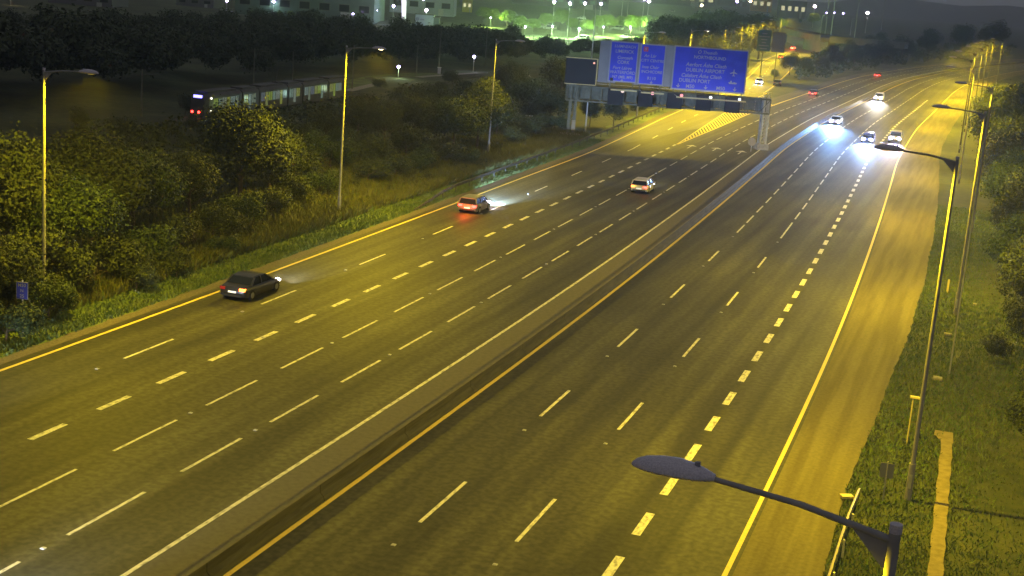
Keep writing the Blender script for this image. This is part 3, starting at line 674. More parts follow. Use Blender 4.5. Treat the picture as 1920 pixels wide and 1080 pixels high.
secs = [(0,10.6),(11.0,16.2),(16.6,26.2),(26.6,31.8),(32.2,42.0),(42.4,50.6)]
for i, (a, b) in enumerate(secs):
    bd = MB(); hwd = 1.2
    def rg(y, s=1, top=3.2): return [(-hwd*s,y,.35),(-hwd*s,y,top-.35),(-hwd*s+.3,y,top),(hwd*s-.3,y,top),(hwd*s,y,top-.35),(hwd*s,y,.35)]
    rs = [rg(a), rg(b)]
    if i == 0: rs = [rg(a, .78, 2.7), rg(a+.9, .95, 3.15), rg(a+1.8), rg(b)]
    if i == 5: rs = [rg(a), rg(b-1.6), rg(b, .8, 2.7)]
    sb = bd.loft(rs).build('car_body', A['tramskin'], tr, False)
    MB().box((0,(a+b)/2,3.32), (1.7,(b-a)*.8,.25)).build('roof_equipment', A['tramroof'], sb)
    MB().box((0,(a+b)/2,.22), (1.9,(b-a)*.55,.4)).build('bogie', A['black'], sb)
    if i < 5: MB().box((0,b+.2,1.7), (2.1,.42,2.5)).build('bellows', A['black'], tr)
    y_ = a+(2.1 if i == 0 else .35); e = b-(1.9 if i == 5 else .3)
    j = 0
    while y_+.9 < e:
        wdt = [1.25,.8,1.25,.9][j%4]
        if y_+wdt > e: wdt = e-y_
        door = (j%4 == 1)
        for sx in (1, -1):
            wo = MB().box((sx*1.212, y_+wdt/2, 2.0 if not door else 1.65), (.02, wdt, 1.15 if not door else 1.9)).build('window' if not door else 'door', wm[(i*3+j)%8], sb)
            MB().box((sx*1.226, y_+wdt/2, 2.0), (.012, .07, 1.16)).build('mullion' , A['tramroof'], wo) if wdt > 1 else None
        y_ += wdt+.22; j += 1
MB().box((0,.05,2.85), (1.1,.2,.32)).build('destination_display', A['display'], tr)
for sx in (-1, 1): MB().tube((sx*.45-.25,-.08,.95),(sx*.45-.25,.1,.95),.14,.14,10).build('taillight', A['tailpink'], tr)
MB().box((0,.22,2.0), (1.5,.35,1.0)).build('windscreen', A['glass'], tr)
for z in (1.05, 2.65): MB().tube((1.2,1.3,z),(1.32,1.3,z),.14,.12,10).build('marker_lamp', mat('tram_marker_%d' % int(z*10), (.8,.8,.7), .3, emit=(1,.92,.8), es=2.5), tr)
MB().box((0,25,3.55), (.9,1.5,.1)).bar((0,24.4,3.5),(0,25.4,5.4),.06,.06).build('pantograph', A['tramroof'], tr)
for q, c in ((4,(.7,1,.4)), (15,(.6,1,.85)), (29,(.6,1,.85)), (44,(.7,1,.5))):
    point(tr.matrix_world @ Vector((0,0,0)) if False else (2.6, q, 1.8), 30, c, rad=.4, parent=tr)
A['darkrail'] = mat('dull_rail_steel', (.05,.045,.045), .7)
tk = MB()
for off in (-2.6, 1.0):
    for rr_ in (-.72, .72):
        a = ta-td*120+Vector((off+rr_-.9+0,0,.2)); b = tb+td*180+Vector((off+rr_-.9,0,.2)); tk.bar(a, b, .07, .12)
o = tk.build('tram_rails', A['darkrail']); tag(o, 'steel rails of the tram line', kind='structure')
for i, (px, pyb, pyt) in enumerate(((265,222,130),(475,168,90),(548,156,97),(660,170,85),(780,146,85),(909,126,50),(822,140,52),(1040,118,72))):
    p = G(px, pyb); h = HZ(p, pyt)
    if px in (265,):
        pass
    s = empty('catenary_pole', (p.x, p.y, 0), 0, ['overhead wire pole left of the tram end, standing alone','overhead wire pole behind the front half of the tram','overhead wire pole at the middle of the tram','overhead wire pole just past the far end of the tram','overhead wire pole between the path lamp and the pale sign','overhead wire pole beside the star shaped blue lamp','overhead wire pole in front of the far pale shed','overhead wire pole left of the message sign'][i], 'pole', 'overhead wire poles of the tram line')
    MB().tube((0,0,0), (0,0,h), .13, .10, 8).build('pole', A['steelgrey'], s); MB().bar((0,0,h-.6), (2.6,0,h-.3), .06, .06).build('cantilever_arm', A['steelgrey'], s)
# path and blue-white lamps beyond the tram
pts = [G(650,174), G(742,152), G(800,146), G(900,139)]
poly('lit_path', [(q.x+1.0, q.y) for q in pts]+[(q.x-.9, q.y) for q in pts[::-1]], .32, A['concrete'], 'pale path beside the tram line')
poly('lit_bank', [(q.x-1.0, q.y) for q in pts]+[(q.x-6, q.y) for q in pts[::-1]], .30, A['verge'], 'green lit grass beside the path')
def lamp_post(px, pyb, pyt, label, matn='whitelamp', pw=0, col=(.6,.65,1), r=.3, polemat='galv', group='lamps on the far side of the tram line', pr=.10):
    p = G(px, pyb); h = HZ(p, pyt); s = empty('lamp_post', (p.x, p.y, 0), 0, label, 'lamp post', group)
    MB().tube((0,0,0), (0,0,h-r*.3), pr, pr*.7, 8).build('pole', A[polemat], s)
    rings = [[(math.cos(2*math.pi*i/10)*q, math.sin(2*math.pi*i/10)*q, h+zz) for i in range(10)] for zz, q in ((-r*.8,r*.35),(-r*.4,r*.9),(0,r),(r*.45,r*.75),(r*.75,r*.2))]
    MB().loft(rings).build('lantern', A[matn], s, True)
    MB().tube((0,0,h+r*.76), (0,0,h+r*1.0), r*.5, r*.2, 10).build('cap', A['house'], s)
    if pw: point((0,0,h-r-.3), pw, col, rad=.3, parent=s)
    return s
lamp_post(746, 152, 125, 'blue white path lamp just past the far end of the tram', pw=700, col=(.75,1,.55))
lamp_post(887, 136, 106, 'blue white lamp like a star above the dark scrub', pw=300, r=.32)
p = G(823, 141); s = empty('lit_kiosk', (p.x, p.y, .3), .3, 'tiny pale lit box at the foot of the dark trees', 'kiosk'); MB().box((0,0,.6), (.6,.5,1.2)).build('body', A['signwhite'], s); MB().box((0,0,1.25), (.8,.7,.1)).build('roof', A['galv'], s); point((0,-1.5,2.2), 60, (1,.9,.75), parent=s)

# ------------------------------------------------------------------ vegetation
def leaf_quads(n, rx, ry, rz, cz, leaf, seed, lobes=14, upper=.35, inner=.25):
    r = np.random.default_rng(seed)
    d = r.normal(size=(lobes,3)); d /= np.linalg.norm(d, axis=1)[:,None]; d[:,2] = np.where(d[:,2] < -upper, -d[:,2]*.4, d[:,2])
    lc = d*np.array([rx,ry,rz])*r.uniform(.35,.78,(lobes,1)); lr = r.uniform(.30,.52,lobes)*min(rx,rz*1.1)
    wts = lr**2/np.sum(lr**2); k = r.choice(lobes, n, p=wts)
    q = r.normal(size=(n,3)); q /= np.linalg.norm(q, axis=1)[:,None]
    rad = lr[k]*np.where(r.random(n) < inner, r.uniform(.3,.85,n), r.uniform(.82,1.12,n))
    tw = r.random(n) < .10; rad = np.where(tw, lr[k]*(1.1+.45*((q[:,0]*7+q[:,1]*5+k) % 1.0)), rad)
    P_ = lc[k]+q*rad[:,None]*np.array([1,1,.85]); P_[:,2] += cz
    nrm = q*.7+r.normal(size=(n,3))*.5+np.array([0,0,.35]); nrm /= np.linalg.norm(nrm, axis=1)[:,None]
    t = np.cross(nrm, r.normal(size=(n,3))); t /= np.linalg.norm(t, axis=1)[:,None]; b = np.cross(nrm, t)
    sz = leaf*r.uniform(.55,1.35,(n,1)); a_ = t*sz; b_ = b*sz*r.uniform(.5,.9,(n,1))
    return np.stack([P_-a_*.5-b_*.15, P_+b_*.45, P_+a_*.6+b_*.05, P_-b_*.5], 1)
def trunk_mb(h, r, seed, crown):
    rn = random.Random(seed); m = MB(); m.tube((0,0,-.2), (.1,.05,h*.5), r, r*.7, 8); m.tube((.1,.05,h*.5), (0,0,h*.95), r*.7, r*.25, 7)
    for i in range(6):
        a = rn.uniform(0, 6.28); z = h*rn.uniform(.3,.7); e = Vector((math.cos(a)*crown*.6, math.sin(a)*crown*.6, z+h*.28)); m.tube((.05,.05,z), e, r*.35, r*.1, 6)
        m.tube(Vector((.05,.05,z)).lerp(e,.6), e+Vector((rn.uniform(-.6,.6), rn.uniform(-.6,.6), .5)), r*.15, r*.05, 5)
    return m
PROTO = {}
def proto(key, n, rx, rz, cz, leaf, seed, m, h, r, lobes=14):
    cr = quadmesh('crown', leaf_quads(n, rx, rx, rz, cz, leaf, seed, lobes), m); tk_ = trunk_mb(h, r, seed, rx).build('trunk', A['bark'])
    PROTO[key] = (cr, tk_); COL.objects.unlink(cr); COL.objects.unlink(tk_)
# unit trees about 10 m tall (big), 3 m (shrub)
for i in range(3):
    proto('big%d' % i, 23000, 4.2, 4.6, 5.4, .23, 11+i, A[['leafa','leafb','leafc'][i]], 6.5, .22, 22)
    proto('shrub%d' % i, 5200, 2.1, 1.5, 1.25, .14, 31+i, A[['leafb','leafa','leafc'][i]], 1.6, .07, 14)
    proto('mid%d' % i, 10000, 3.0, 3.2, 3.6, .19, 51+i, A[['leafb','leafa','leafc'][i]], 4.5, .14, 16)
proto('pale', 6000, 3.0, 3.4, 4.0, .34, 71, mat('leaves_fresh', (.10,.16,.025), .6, noise=1, col2=(.17,.23,.05)), 4.5, .13, 16)
proto('dense', 12000, 4.2, 4.6, 5.0, .34, 91, A['leafc'], 6.5, .2, 24)
def tree(key, x, y, s, label, cat='tree', name='tree', group=None, rz=None, sz=1.0, z=None):
    zz = terrain_z(x, y) if z is None else z
    t = empty(name, (x, y, zz), random.uniform(0, 6.28) if rz is None else rz, label, cat, group); t.scale = (s, s, s*sz)
    cr, tk_ = PROTO[key]; c = cr.copy(); COL.objects.link(c); c.parent = t
    q = tk_.copy(); COL.objects.link(q); q.parent = t
    return t
LT = 'trees and bushes along the left embankment'
TL = [ # key, px base, py base, top px row, widthfactor, label
 ('big1', 175, 470, 268, 'broad olive tree right behind the first lamp post at far left'),
 ('big0', 120, 520, 330, 'lower rounded tree at the foot of the first lamp post'),
 ('big0', 250, 455, 285, 'tree left of the dark round tree, its lit right side facing the road'),
 ('big2', 448, 395, 214, 'dark round tree in front of the tram, its right side lit'),
 ('big1', 505, 372, 238, 'tree with yellow lit right flank in front of the tram middle'),
 ('big2', 355, 425, 300, 'dark tree filling the gap between the two big left trees'),
 ('big1', 5, 520, 290, 'tree cut by the left edge of the picture'),
 ('mid0', -20, 600, 440, 'low bushy tree at the lower left edge'),
 ('big1', 893, 285, 168, 'yellow green tree just left of the faint lamp post'),
 ('big0', 850, 290, 185, 'bushy tree behind and left of the yellow green tree'),
 ('big2', 775, 285, 190, 'dark tree above the middle of the scrub'),
 ('mid0', 930, 262, 178, 'slender lit tree touching the faint lamp post'),
 ('big2', 720, 290, 205, 'dark low tree left of the dark middle tree'),
 ('big0', 990, 225, 150, 'tree between the faint lamp post and the gantry'),
 ('mid0', 1030, 240, 165, 'bushy tree right beside the left gantry leg'),
 ('big2', 1050, 200, 120, 'dark tree behind the black message sign'),
 ('mid2', 1150, 240, 190, 'dark round bush under the gantry beam'),
 ('mid2', 1105, 238, 190, 'dark bush behind the left gantry leg'),
 ('mid0', 1195, 218, 185, 'small lit bush beyond the guard rail under the beam'),
 ('big2', 960, 200, 130, 'dark tree far behind the faint lamp post'),
 ('big0', 640, 300, 245, 'small tree beside the second lamp post'),
 ('mid2', 560, 300, 235, 'dark bush in the hollow left of the second lamp post'),
 ('mid2', 610, 285, 222, 'dark bush directly behind the second lamp post'),
 ('mid2', 670, 275, 205, 'dark bush in the hollow right of the second lamp post'),
 ('big2', 810, 250, 165, 'dark tree rising behind the scrub, left of the yellow green tree'),
 ('mid1', 590, 335, 262, 'low leafy tree left of the second lamp post'),
 ('mid0', 525, 340, 250, 'lit bush right of the tree in front of the tram'),
]
def size_from(p, top, unit): return max(.15, HZ(p, top)/unit)
UN = {'big': 10.2, 'mid': 7.0, 'shr': 2.9, 'pal': 7.6, 'den': 9.8}
for key, px, py, top, lb in TL:
    p = G(px, py); s = size_from(p, top, UN[key[:3]])*1.22; tree(key, p.x, p.y, s, lb, group=LT)
SB = [(30,590,.9),(90,600,.8),(150,560,1.0),(215,530,1.0),(280,505,1.0),(340,480,.9),(60,560,1.3),(10,640,.8),(255,545,.6),(400,455,.9),(450,430,.9),(500,410,.8),(545,385,.9),(600,372,.8),(690,350,.9),(740,340,.8),(790,325,.9),(840,312,.9),(560,350,1.1),(620,330,1.1),(700,318,1.2),(760,300,1.2),(880,312,.7),(960,275,.8),(1000,262,1.0),(1040,250,.9),(1010,240,1.2),(330,520,.6),(420,480,.5),(1190,208,1.0),(1230,195,1.1)]
words = ['ragged','rounded','low','leafy','thin','dense','spiky','tufted']; 
for i, (px, py, s) in enumerate(SB):
    p = G(px, py); side = 'left of the first lamp post' if px < 80 else 'between the first lamp post and the dark saloon' if px < 430 else 'between the dark saloon and the second lamp post' if px < 635 else 'between the second and the faint lamp post' if px < 915 else 'between the faint lamp post and the gantry leg' if px < 1070 else 'beyond the gantry beside the guard rail'
    n_ = sum(1 for q in SB[:i] if (q[0] < 80, q[0] < 430, q[0] < 635, q[0] < 915, q[0] < 1070) == (px < 80, px < 430, px < 635, px < 915, px < 1070))
    od = ['first','second','third','fourth','fifth','sixth','seventh','eighth','ninth','tenth','eleventh','twelfth'][n_]
    tree('shrub%d' % (i%3), p.x, p.y, s*1.15, '%s %s shrub, %s of those %s' % (words[i%8], ['olive','green','dark'][i%3], od, side), 'shrub', 'shrub', 'shrubs in the weeds on the left embankment')
# dark scrub field between the embankment and the tram line (individual low bushes)
k = 0
for y in np.arange(105, 260, 13):
    for x in np.arange(-93, -66, 9):
        if random.random() < .62 and x < XL(y)-16:
            xx, yy = x+random.uniform(-3,3), y+random.uniform(-4,4); k += 1
            tree('shrub2', xx, yy, random.uniform(.6,1.05), 'dark bush in the unlit field below the tram line', 'bush', 'bush', 'dark bushes in the field below the tram line')
# right hedge
RT_ = [('big0', 1.6+3.4, 152, .85,'tree of the right hedge behind the mast, second row'), ('big2', 4.6, 132, .72,'dark hedge tree right of the tall pole pair'), ('big0', 5.2, 116, .62,'hedge tree at the right edge, upper part'), ('big2', 5.0, 103, .55,'dark hedge tree level with the third lamp'), ('big1', 6.2, 93, .5,'hedge tree at the right edge beside the third lamp foot'), ('big2', 5.6, 84, .42,'low dark hedge tree right of the small bush'),
 ('mid1', 4.9, 71, .55,'green bush at the right edge beside the sandy strip'), ('mid0', 4.4, 64.5, .6,'large bright green bush at the right edge near the pole shadow'), ('mid1', 4.7, 57.5, .42,'lower right bush at the picture edge'),
 ('big2', 3.5, 175, .95,'hedge tree behind the second row'), ('big0', 2.5, 196, 1.0,'tall hedge tree in the third row'), ('big1', 1.5, 218, 1.0,'tall olive tree of the right roadside'), ('big2', 4.8, 240, 1.05,'tall dark tree of the right roadside'), ('big0', 7, 266, 1.1,'green tree far along the right roadside'), ('big2', 14, 292, 1.1,'dark tree far along the right roadside'), ('big0', 10.5, 140, .9,'outer tree at the right edge, middle'), ('big2', 9.5, 112, .8,'outer dark tree at the right edge'), ('big0', 12, 170, 1.0,'outer tree at the upper right edge'), ('big2', 13, 205, 1.1,'outer dark tree at the upper right edge')]
RT_ += [('big1', 3.6, 124, .55,'hedge tree in the front row level with the far end of the slim pole'), ('big0', 3.0, 142, .7,'front row hedge tree in the upper part of the right edge'), ('big2', 2.2, 162, .8,'front row dark hedge tree beside the lamp row'), ('mid2', 4.0, 97, .75,'dark bushy hedge foot right of the pole shadow'), ('mid0', 4.2, 88, .6,'rounded hedge foot above the lone small bush'), ('mid1', 3.5, 108, .8,'green hedge foot beside the third lamp post'), ('mid2', 5.6, 78, .55,'low dark bush at the very right edge under the hedge'), ('mid0', 5.2, 61, .8,'big leafy bush behind the bright green one')]
for key, x, y, s, lb in RT_: tree(key, x-.2, y, s, lb, group='trees of the right roadside hedge')
p = G(1862, 668); tree('shrub2', p.x, p.y, .62, 'small dark bush alone on the grass below the right hedge', 'bush', 'bush')
# shrubs on the bank between slip road and motorway
for i, (px, py, top) in enumerate(((1480,140,92),(1508,146,104),(1538,142,100),(1568,130,88),(1600,126,84),(1630,122,78),(1655,120,70),(1590,108,72),(1560,112,80),(1625,98,60),(1650,95,58),(1452,150,128),(1690,112,60),(1740,108,50),(1800,104,40),(1860,98,30))):
    p = G(px, py); s = size_from(p, top, 7.0)
    tree('mid%d' % (i%3), p.x, p.y, s, '%s shrub on the bank above the bend, %s from the left' % (['olive','green','dark'][i%3], ['first','third','fifth','seventh','ninth','eleventh','twelfth','eighth','sixth','tenth','thirteenth','leftmost','fourteenth','fifteenth','sixteenth','seventeenth'][i]), 'shrub', 'shrub', 'shrubs on the bank between slip road and motorway')
# trees behind the slip road: dark, roadside
for i, (px, py, top) in enumerate(((1255,110,72),(1300,118,70),(1345,120,68),(1385,118,62),(1420,112,58),(1220,104,78),(1370,100,35),(1330,98,45),(1290,96,52),(1430,90,28),(1400,95,32),(1465,60,32))):
    p = G(px, py); s = size_from(p, top, 9.8); tree('dense', p.x, p.y, s, ['dark tree %s behind the gantry signs' % ('rising left of the lit lamp head'),'dark tree right below the lit lamp head','dark tree above the right end of the wide sign','dark tree left of the green slip road sign','dark tree behind the green slip road sign','dark tree above the city centre sign','upper dark tree in the row behind the wide sign','dark tree between the lamp head and the far yard','dark tree under the far parked cars','dark tree below the orange lit building','dark tree left of the orange lit building','tree by the left end of the far bridge'][i], group='dark trees behind the gantry signs', sz=1)
# far-off dark wood behind the tram line: one mass
W = []
rr = np.random.default_rng(5)
base_f = [leaf_quads(2400, 4.2, 4.2, 4.8, 5.2, .58, 200+i, 18) for i in range(6)]
def wood(band, zmin, zmax, dens, cap=None):
    (x0, y0), (x1, y1), depth = band; L_ = math.hypot(x1-x0, y1-y0); n = int(L_*dens)
    for i in range(n):
        t = rr.random(); x = x0+(x1-x0)*t; y = y0+(y1-y0)*t; dx, dy = -(y1-y0)/L_, (x1-x0)/L_; q = rr.random()*depth; keep = cap is None or y < 185
        x += dx*q; y += dy*q; s = (rr.uniform(zmin, zmax) if keep else rr.uniform(cap*.72, cap))/10.0; a = rr.uniform(0, 6.28); Q = base_f[rr.integers(6)].copy()
        ca, sa = math.cos(a), math.sin(a); X = Q[...,0]*ca-Q[...,1]*sa; Y = Q[...,0]*sa+Q[...,1]*ca
        W.append(np.stack([X*s+x, Y*s+y, Q[...,2]*s], -1))
wood(((-113,120),(-112,330),24), 8, 12.5, .62, 9.9)
wood(((-150,110),(-150,340),34), 12, 15.5, .45, 9.0)
b0, b1 = G(1345,112), G(1450,102); wood(((b0.x,b0.y),(b1.x,b1.y),26), 9, 14, .26)
b0, b1 = G(1350,84), G(1450,66); wood(((b0.x,b0.y),(b1.x,b1.y),30), 10, 14, .16)
b0, b1 = G(1235,112), G(1345,110); wood(((b0.x,b0.y),(b1.x,b1.y),10), 5.5, 7.5, .3)
b0, b1 = G(905,112), G(1235,112); wood(((b0.x,b0.y),(b1.x,b1.y),16), 3.5, 6.0, .35)
wood(((-118,262),(-100,345),10), 4.5, 6.8, .35)
wood(((-125,345),(-100,400),18), 4, 6, .35)
o = quadmesh('distant_wood', np.concatenate(W), A['leafc']); tag(o, 'dark wood forming a solid mass behind the tram line', kind='stuff'); print('wood quads', len(o.data.polygons))

# ------------------------------------------------------------------ grass and weeds (stuff)
def blades(n, xf, yr, h, wd, seed, lean=.5, zf=None):
    r = np.random.default_rng(seed); y = r.uniform(yr[0], yr[1], n); x = xf(y, r)
    ok = np.isfinite(x); x = x[ok]; y = y[ok]; n = len(x)
    hh = h[0]+(h[1]-h[0])*r.random(n)**1.6; a = r.uniform(0, 6.28, n); w_ = wd*r.uniform(.6,1.4,n)
    z0 = np.array([terrain_z(a_, b_) for a_, b_ in zip(x, y)]) if zf is None else np.full(n, zf)
    bx = np.cos(a)*w_; by = np.sin(a)*w_; lx = r.normal(size=n)*lean*hh; ly = r.normal(size=n)*lean*hh
    P0 = np.stack([x-bx, y-by, z0], 1); P1_ = np.stack([x+bx, y+by, z0], 1)
    P2_ = np.stack([x+lx+bx*.25, y+ly+by*.25, z0+hh], 1); P3_ = np.stack([x+lx-bx*.25, y+ly-by*.25, z0+hh], 1)
    return np.stack([P0, P1_, P2_, P3_], 1)
XLv = np.vectorize(XL)
def nearverge(y, r): return XLv(y)-1.35-np.abs(r.normal(size=len(y)))*1.9
o = quadmesh('verge_grass', blades(42000, nearverge, (28,175), (.06,.32), .05, 1, .4), A['blade']); tag(o, 'short grass of the left verge', 'grass', kind='stuff')
def weeds(y, r):
    d = 4.2+r.random(len(y))**1.3*13; return XLv(y)-d
o = quadmesh('tall_weeds', blades(120000, weeds, (30,178), (.2,.85), .05, 2, .4), A['weed']); tag(o, 'tall olive brown weeds covering the left embankment', 'weeds', kind='stuff')
o = quadmesh('tall_grass', blades(45000, weeds, (30,178), (.15,.6), .06, 3, .5), A['blade']); tag(o, 'green grass clumps growing among the weeds', 'grass', kind='stuff')
def rverge(y, r):
    e = np.array([ge(q) for q in y]); x = e+.02+r.random(len(y))**1.1*10
    pc_ = .72-.014*(y-30); x[(np.abs(x-pc_) < .27) & (y < 67)] = np.nan
    return x
o = quadmesh('right_verge_grass', blades(110000, rverge, (24,150), (.04,.20), .035, 4, .5, .0-.04), A['blade']); tag(o, 'grass of the right verge', 'grass', kind='stuff')
r = np.random.default_rng(9); Q = []
for i in range(420):
    a = G(r.uniform(1450,1920), 0.5*0+r.uniform(96,152)) if False else None
    px = r.uniform(1446,1900); py = r.uniform(88, 152-(px-1446)*.05); q_ = G(px, py); y = q_.y
    if q_.x > C(min(y,1900))-16 or q_.x < XRr(min(y,1100))+4: continue
    s = r.uniform(1.2,2.6)
    Q.append(leaf_quads(110, 1.5, 1.5, 1.1, .7, .34, 2000+i, 5)*s+np.array([q_.x, q_.y, 0]))
o = quadmesh('bank_scrub', np.concatenate(Q), A['leafa']); tag(o, 'low scrub covering the bank between slip road and motorway', 'scrub', kind='stuff')
# leafy litter and bramble clumps on the embankment, joined
def bram(y, r): return XLv(y)-5-r.random(len(y))*14
Q = []
for i in range(220):
    y = r.uniform(38,178); x = XL(y)-5.5-r.random()*13; s = r.uniform(.35,.8)
    q = leaf_quads(160, 1.1, 1.1, .8, .55, .16, 400+i, 5)*s+np.array([x, y, terrain_z(x,y)]); Q.append(q)
for i in range(300):
    y = r.uniform(95,240); x = XL(y)-15-r.random()*24; s = r.uniform(.8,2.0)
    Q.append(leaf_quads(150, 1.3, 1.3, 1.0, .6, .22, 900+i, 5)*s+np.array([x, y, terrain_z(x,y)]))
o = quadmesh('bramble', np.concatenate(Q), A['leafb']); tag(o, 'knee high bramble and nettle clumps covering the embankment', 'bramble', kind='stuff')

# ------------------------------------------------------------------ far yard, car park, buildings
def facing(p): return math.atan2(-p.x, p.y)       # a box turned to face the camera
A['yard'] = mat('far_yard_asphalt', (.10,.10,.10), .8, noise=.1, col2=(.16,.16,.15))
poly('car_park', [G(955,76), G(1120,84), G(1190,62), G(1280,30), G(1100,18), G(960,40)], .02, A['yard'], 'lit car park with rows of young trees beyond the gantry')
poly('far_yard', [G(430,30), G(700,52), G(860,62), G(860,12), G(640,-15), G(430,-10)], .02, A['yard'], 'lit industrial yard beyond the dark wood')
def lit_mat(name, c, e, es): return mat(name, c, .8, noise=.25, col2=tuple(q*.75 for q in c), emit=e, es=es)
def shed(px0, px1, pyb, pyt, m_, label, win=0, winmat=None, depth=18, roofmat=None):
    a = G(px0, pyb+ (px0-(px0+px1)/2)*.076); b = G(px1, pyb+(px1-(px0+px1)/2)*.076); c = (a+b)/2; L_ = (b-a).length; h = HZ(c, pyt); rz = math.atan2((b-a).y, (b-a).x)
    t = empty('warehouse', (c.x, c.y, 0), rz, label, 'building', 'far buildings of the industrial area')
    MB().box((0,depth/2,h/2), (L_,depth,h)).build('wall', m_, t)
    MB().box((0,depth/2,h+.15), (L_+.6,depth+.6,.3)).build('roof', roofmat or A['steelgrey'], t)
    for k_ in range(win):
        x = -L_/2+L_*(k_+.5)/win; wv = L_/win*.55
        f = MB().box((x,-.04,h*.55), (wv,.1,h*.3)).build('window', A['steelgrey'], t)
        MB().box((x,-.1,h*.55), (wv*.9,.04,h*.26)).build('pane', winmat or A['glass'], f)
    MB().box((L_*.3,-.05,h*.2), (L_*.08,.12,h*.38)).build('door', A['galv'], t)
    return t, L_, h
wallg = mat('pale_green_cladding', (.11,.155,.14), .8, noise=.2, col2=(.08,.11,.10)); wallb = mat('pale_blue_cladding', (.34,.38,.44), .8, noise=.2, col2=(.28,.32,.38)); wallc = mat('cream_wall', (.42,.36,.26), .8, noise=.3, col2=(.3,.26,.2)); walld = mat('dark_cladding', (.12,.11,.13), .8)
litw = mat('lit_office_window', (.1,.1,.08), .4, emit=(1,.9,.5), es=.7); litg = mat('lit_greenish_window', (.1,.1,.08), .4, emit=(.5,.95,.75), es=.14)
shed(440, 700, 36, -12, wallg, 'long pale green warehouse behind the dark wood', 7, A['glass'], 40)
shed(730, 850, 28, -8, wallb, 'grey blue warehouse right of the long green one', 4, A['glass'], 30)
t, L_, h = shed(778, 812, 50, 28, wallb, 'small pale blue shed with a round emblem in front of the yard', 0, None, 8)
MB().tube((-L_*.38,-.12,h*.62), (-L_*.38,-.05,h*.62), h*.16, h*.16, 14).build('emblem', A['signwhite'], t); MB().box((-L_*.12,-.1,h*.6), (L_*.22,.06,h*.12)).build('emblem_bar', A['signwhite'], t)
shed(812, 822, 54, 34, wallg, 'narrow pale annex beside the small blue shed', 0, None, 6)
shed(740, 768, 52, 44, wallb, 'low pale building at the foot of the white tower lamp', 0, None, 8)
shed(866, 884, 24, -2, mat('yellow_lit_wall', (.5,.45,.1), .8), 'yellow lit building left of the car park', 2, litw, 10)  # yellow light put into the wall colour
shed(960, 1140, 14, -10, walld, 'dark long building behind the car park', 9, litg, 30)
shed(1150, 1340, 8, -16, walld, 'dark low building right of the car park with mixed windows', 11, litw, 30)
shed(1345, 1400, 12, -12, mat('olive_wall', (.16,.15,.10), .8), 'olive building left of the orange lit one', 4, litg, 20)
shed(1408, 1446, 22, -6, mat('orange_lit_wall', (.55,.34,.06), .8), 'orange lit building at the top right of the centre', 3, litw, 12)  # orange lamplight put into the wall colour
shed(1460, 1510, 34, 2, walld, 'dark house left of the lit round tree', 4, litw, 14)
shed(90, 210, 12, -14, walld, 'dim building at the upper left beyond the wood', 4, A['glass'], 20)
shed(330, 400, 14, -6, walld, 'dim pale building left of the long green warehouse', 3, A['glass'], 20)
# lamps of the yards
YL = [(512,32,3,'whitelamp',60000,(.6,1,.8)),(538,30,5,'whitelamp',50000,(.6,1,.8)),(612,34,5,'whitelamp',90000,(.6,.75,1)),(631,34,10,'whitelamp',0,None),(661,40,14,'warmlamp',26000,(1,.7,.3)),(661,46,26,'whitelamp',0,None),(704,44,19,'whitelamp',20000,(.6,.7,1)),(736,46,11,'whitelamp',60000,(.5,.6,1)),(798,46,19,'pinklamp',40000,(.7,.8,1)),(792,30,0,'whitelamp',0,None),(472,26,8,'pinklamp',16000,(1,.8,.5)),(425,20,1,'whitelamp',12000,(.7,.8,.9)),(20,12,-5,'warmlamp',9000,(1,.7,.2)),
 (1035,60,3,'whitelamp',90000,(.62,1,.40)),(1063,76,6,'whitelamp',70000,(.62,1,.45)),(1093,52,6,'whitelamp',70000,(.62,1,.40)),(1123,52,7,'whitelamp',60000,(.62,1,.45)),(1164,44,-4,'whitelamp',90000,(.6,1,.5)),(1175,40,-4,'whitelamp',0,None),(1203,52,-2,'whitelamp',90000,(.7,.8,1)),(1212,52,2,'pinklamp',90000,(.75,.7,1)),(1380,24,3,'whitelamp',60000,(.7,.75,1)),(1405,22,2,'warmlamp',60000,(1,.6,.08)),(1464,20,6,'pinklamp',12000,(1,.8,.7)),(1523,52,12,'pinklamp',50000,(1,.70,.10)),(1622,62,24,'pinklamp',30000,(1,.78,.25)),(1313,36,10,'warmlamp',14000,(1,.8,.4)),(1563,34,24,'whitelamp',0,None),(1580,34,25,'whitelamp',0,None),(1549,34,24,'whitelamp',0,None)]
names_ = ['over the green warehouse, left of a pair','over the green warehouse, right of a pair','bright blue white before the green warehouse','small beside the bright blue one','warm orange at the warehouse end','low violet under the warm orange one','small white in the yard middle','bright violet before the grey blue warehouse','pinkish above the small blue shed','small at the top above the blue shed','pinkish at the left end of the green warehouse','dim at the top left of the warehouses','amber at the far upper left','tall at the left of the car park','leaning among the nearest car park trees','in the middle of the car park','right of the car park middle','tall thin, left of a pair over the green trees','tall thin, right of a pair over the green trees','violet, left of the brightest pair','brightest pinkish over the green trees','violet right of the far parked cars','amber in front of the orange lit building','pink over the dark house','starry over the lit round tree','starry at the far upper right','small warm beside the dark buildings','distant, middle of three in a row','distant, right of three in a row','distant, left of three in a row']
for (px, pyb, pyt, mn, pw, cc), nm in zip(YL, names_):
    p = G(px, pyb); d = p.length
    lamp_post(px, pyb, pyt, 'yard lamp, '+nm, mn, pw*(.012 if px < 560 else .06 if px < 900 else .18), cc or (1,1,1), r=max(.35, 2.6*d/FPX*(.55 if pw == 0 else 1.0)), group='distant yard and car park lamps', pr=max(.1, .7*d/FPX))
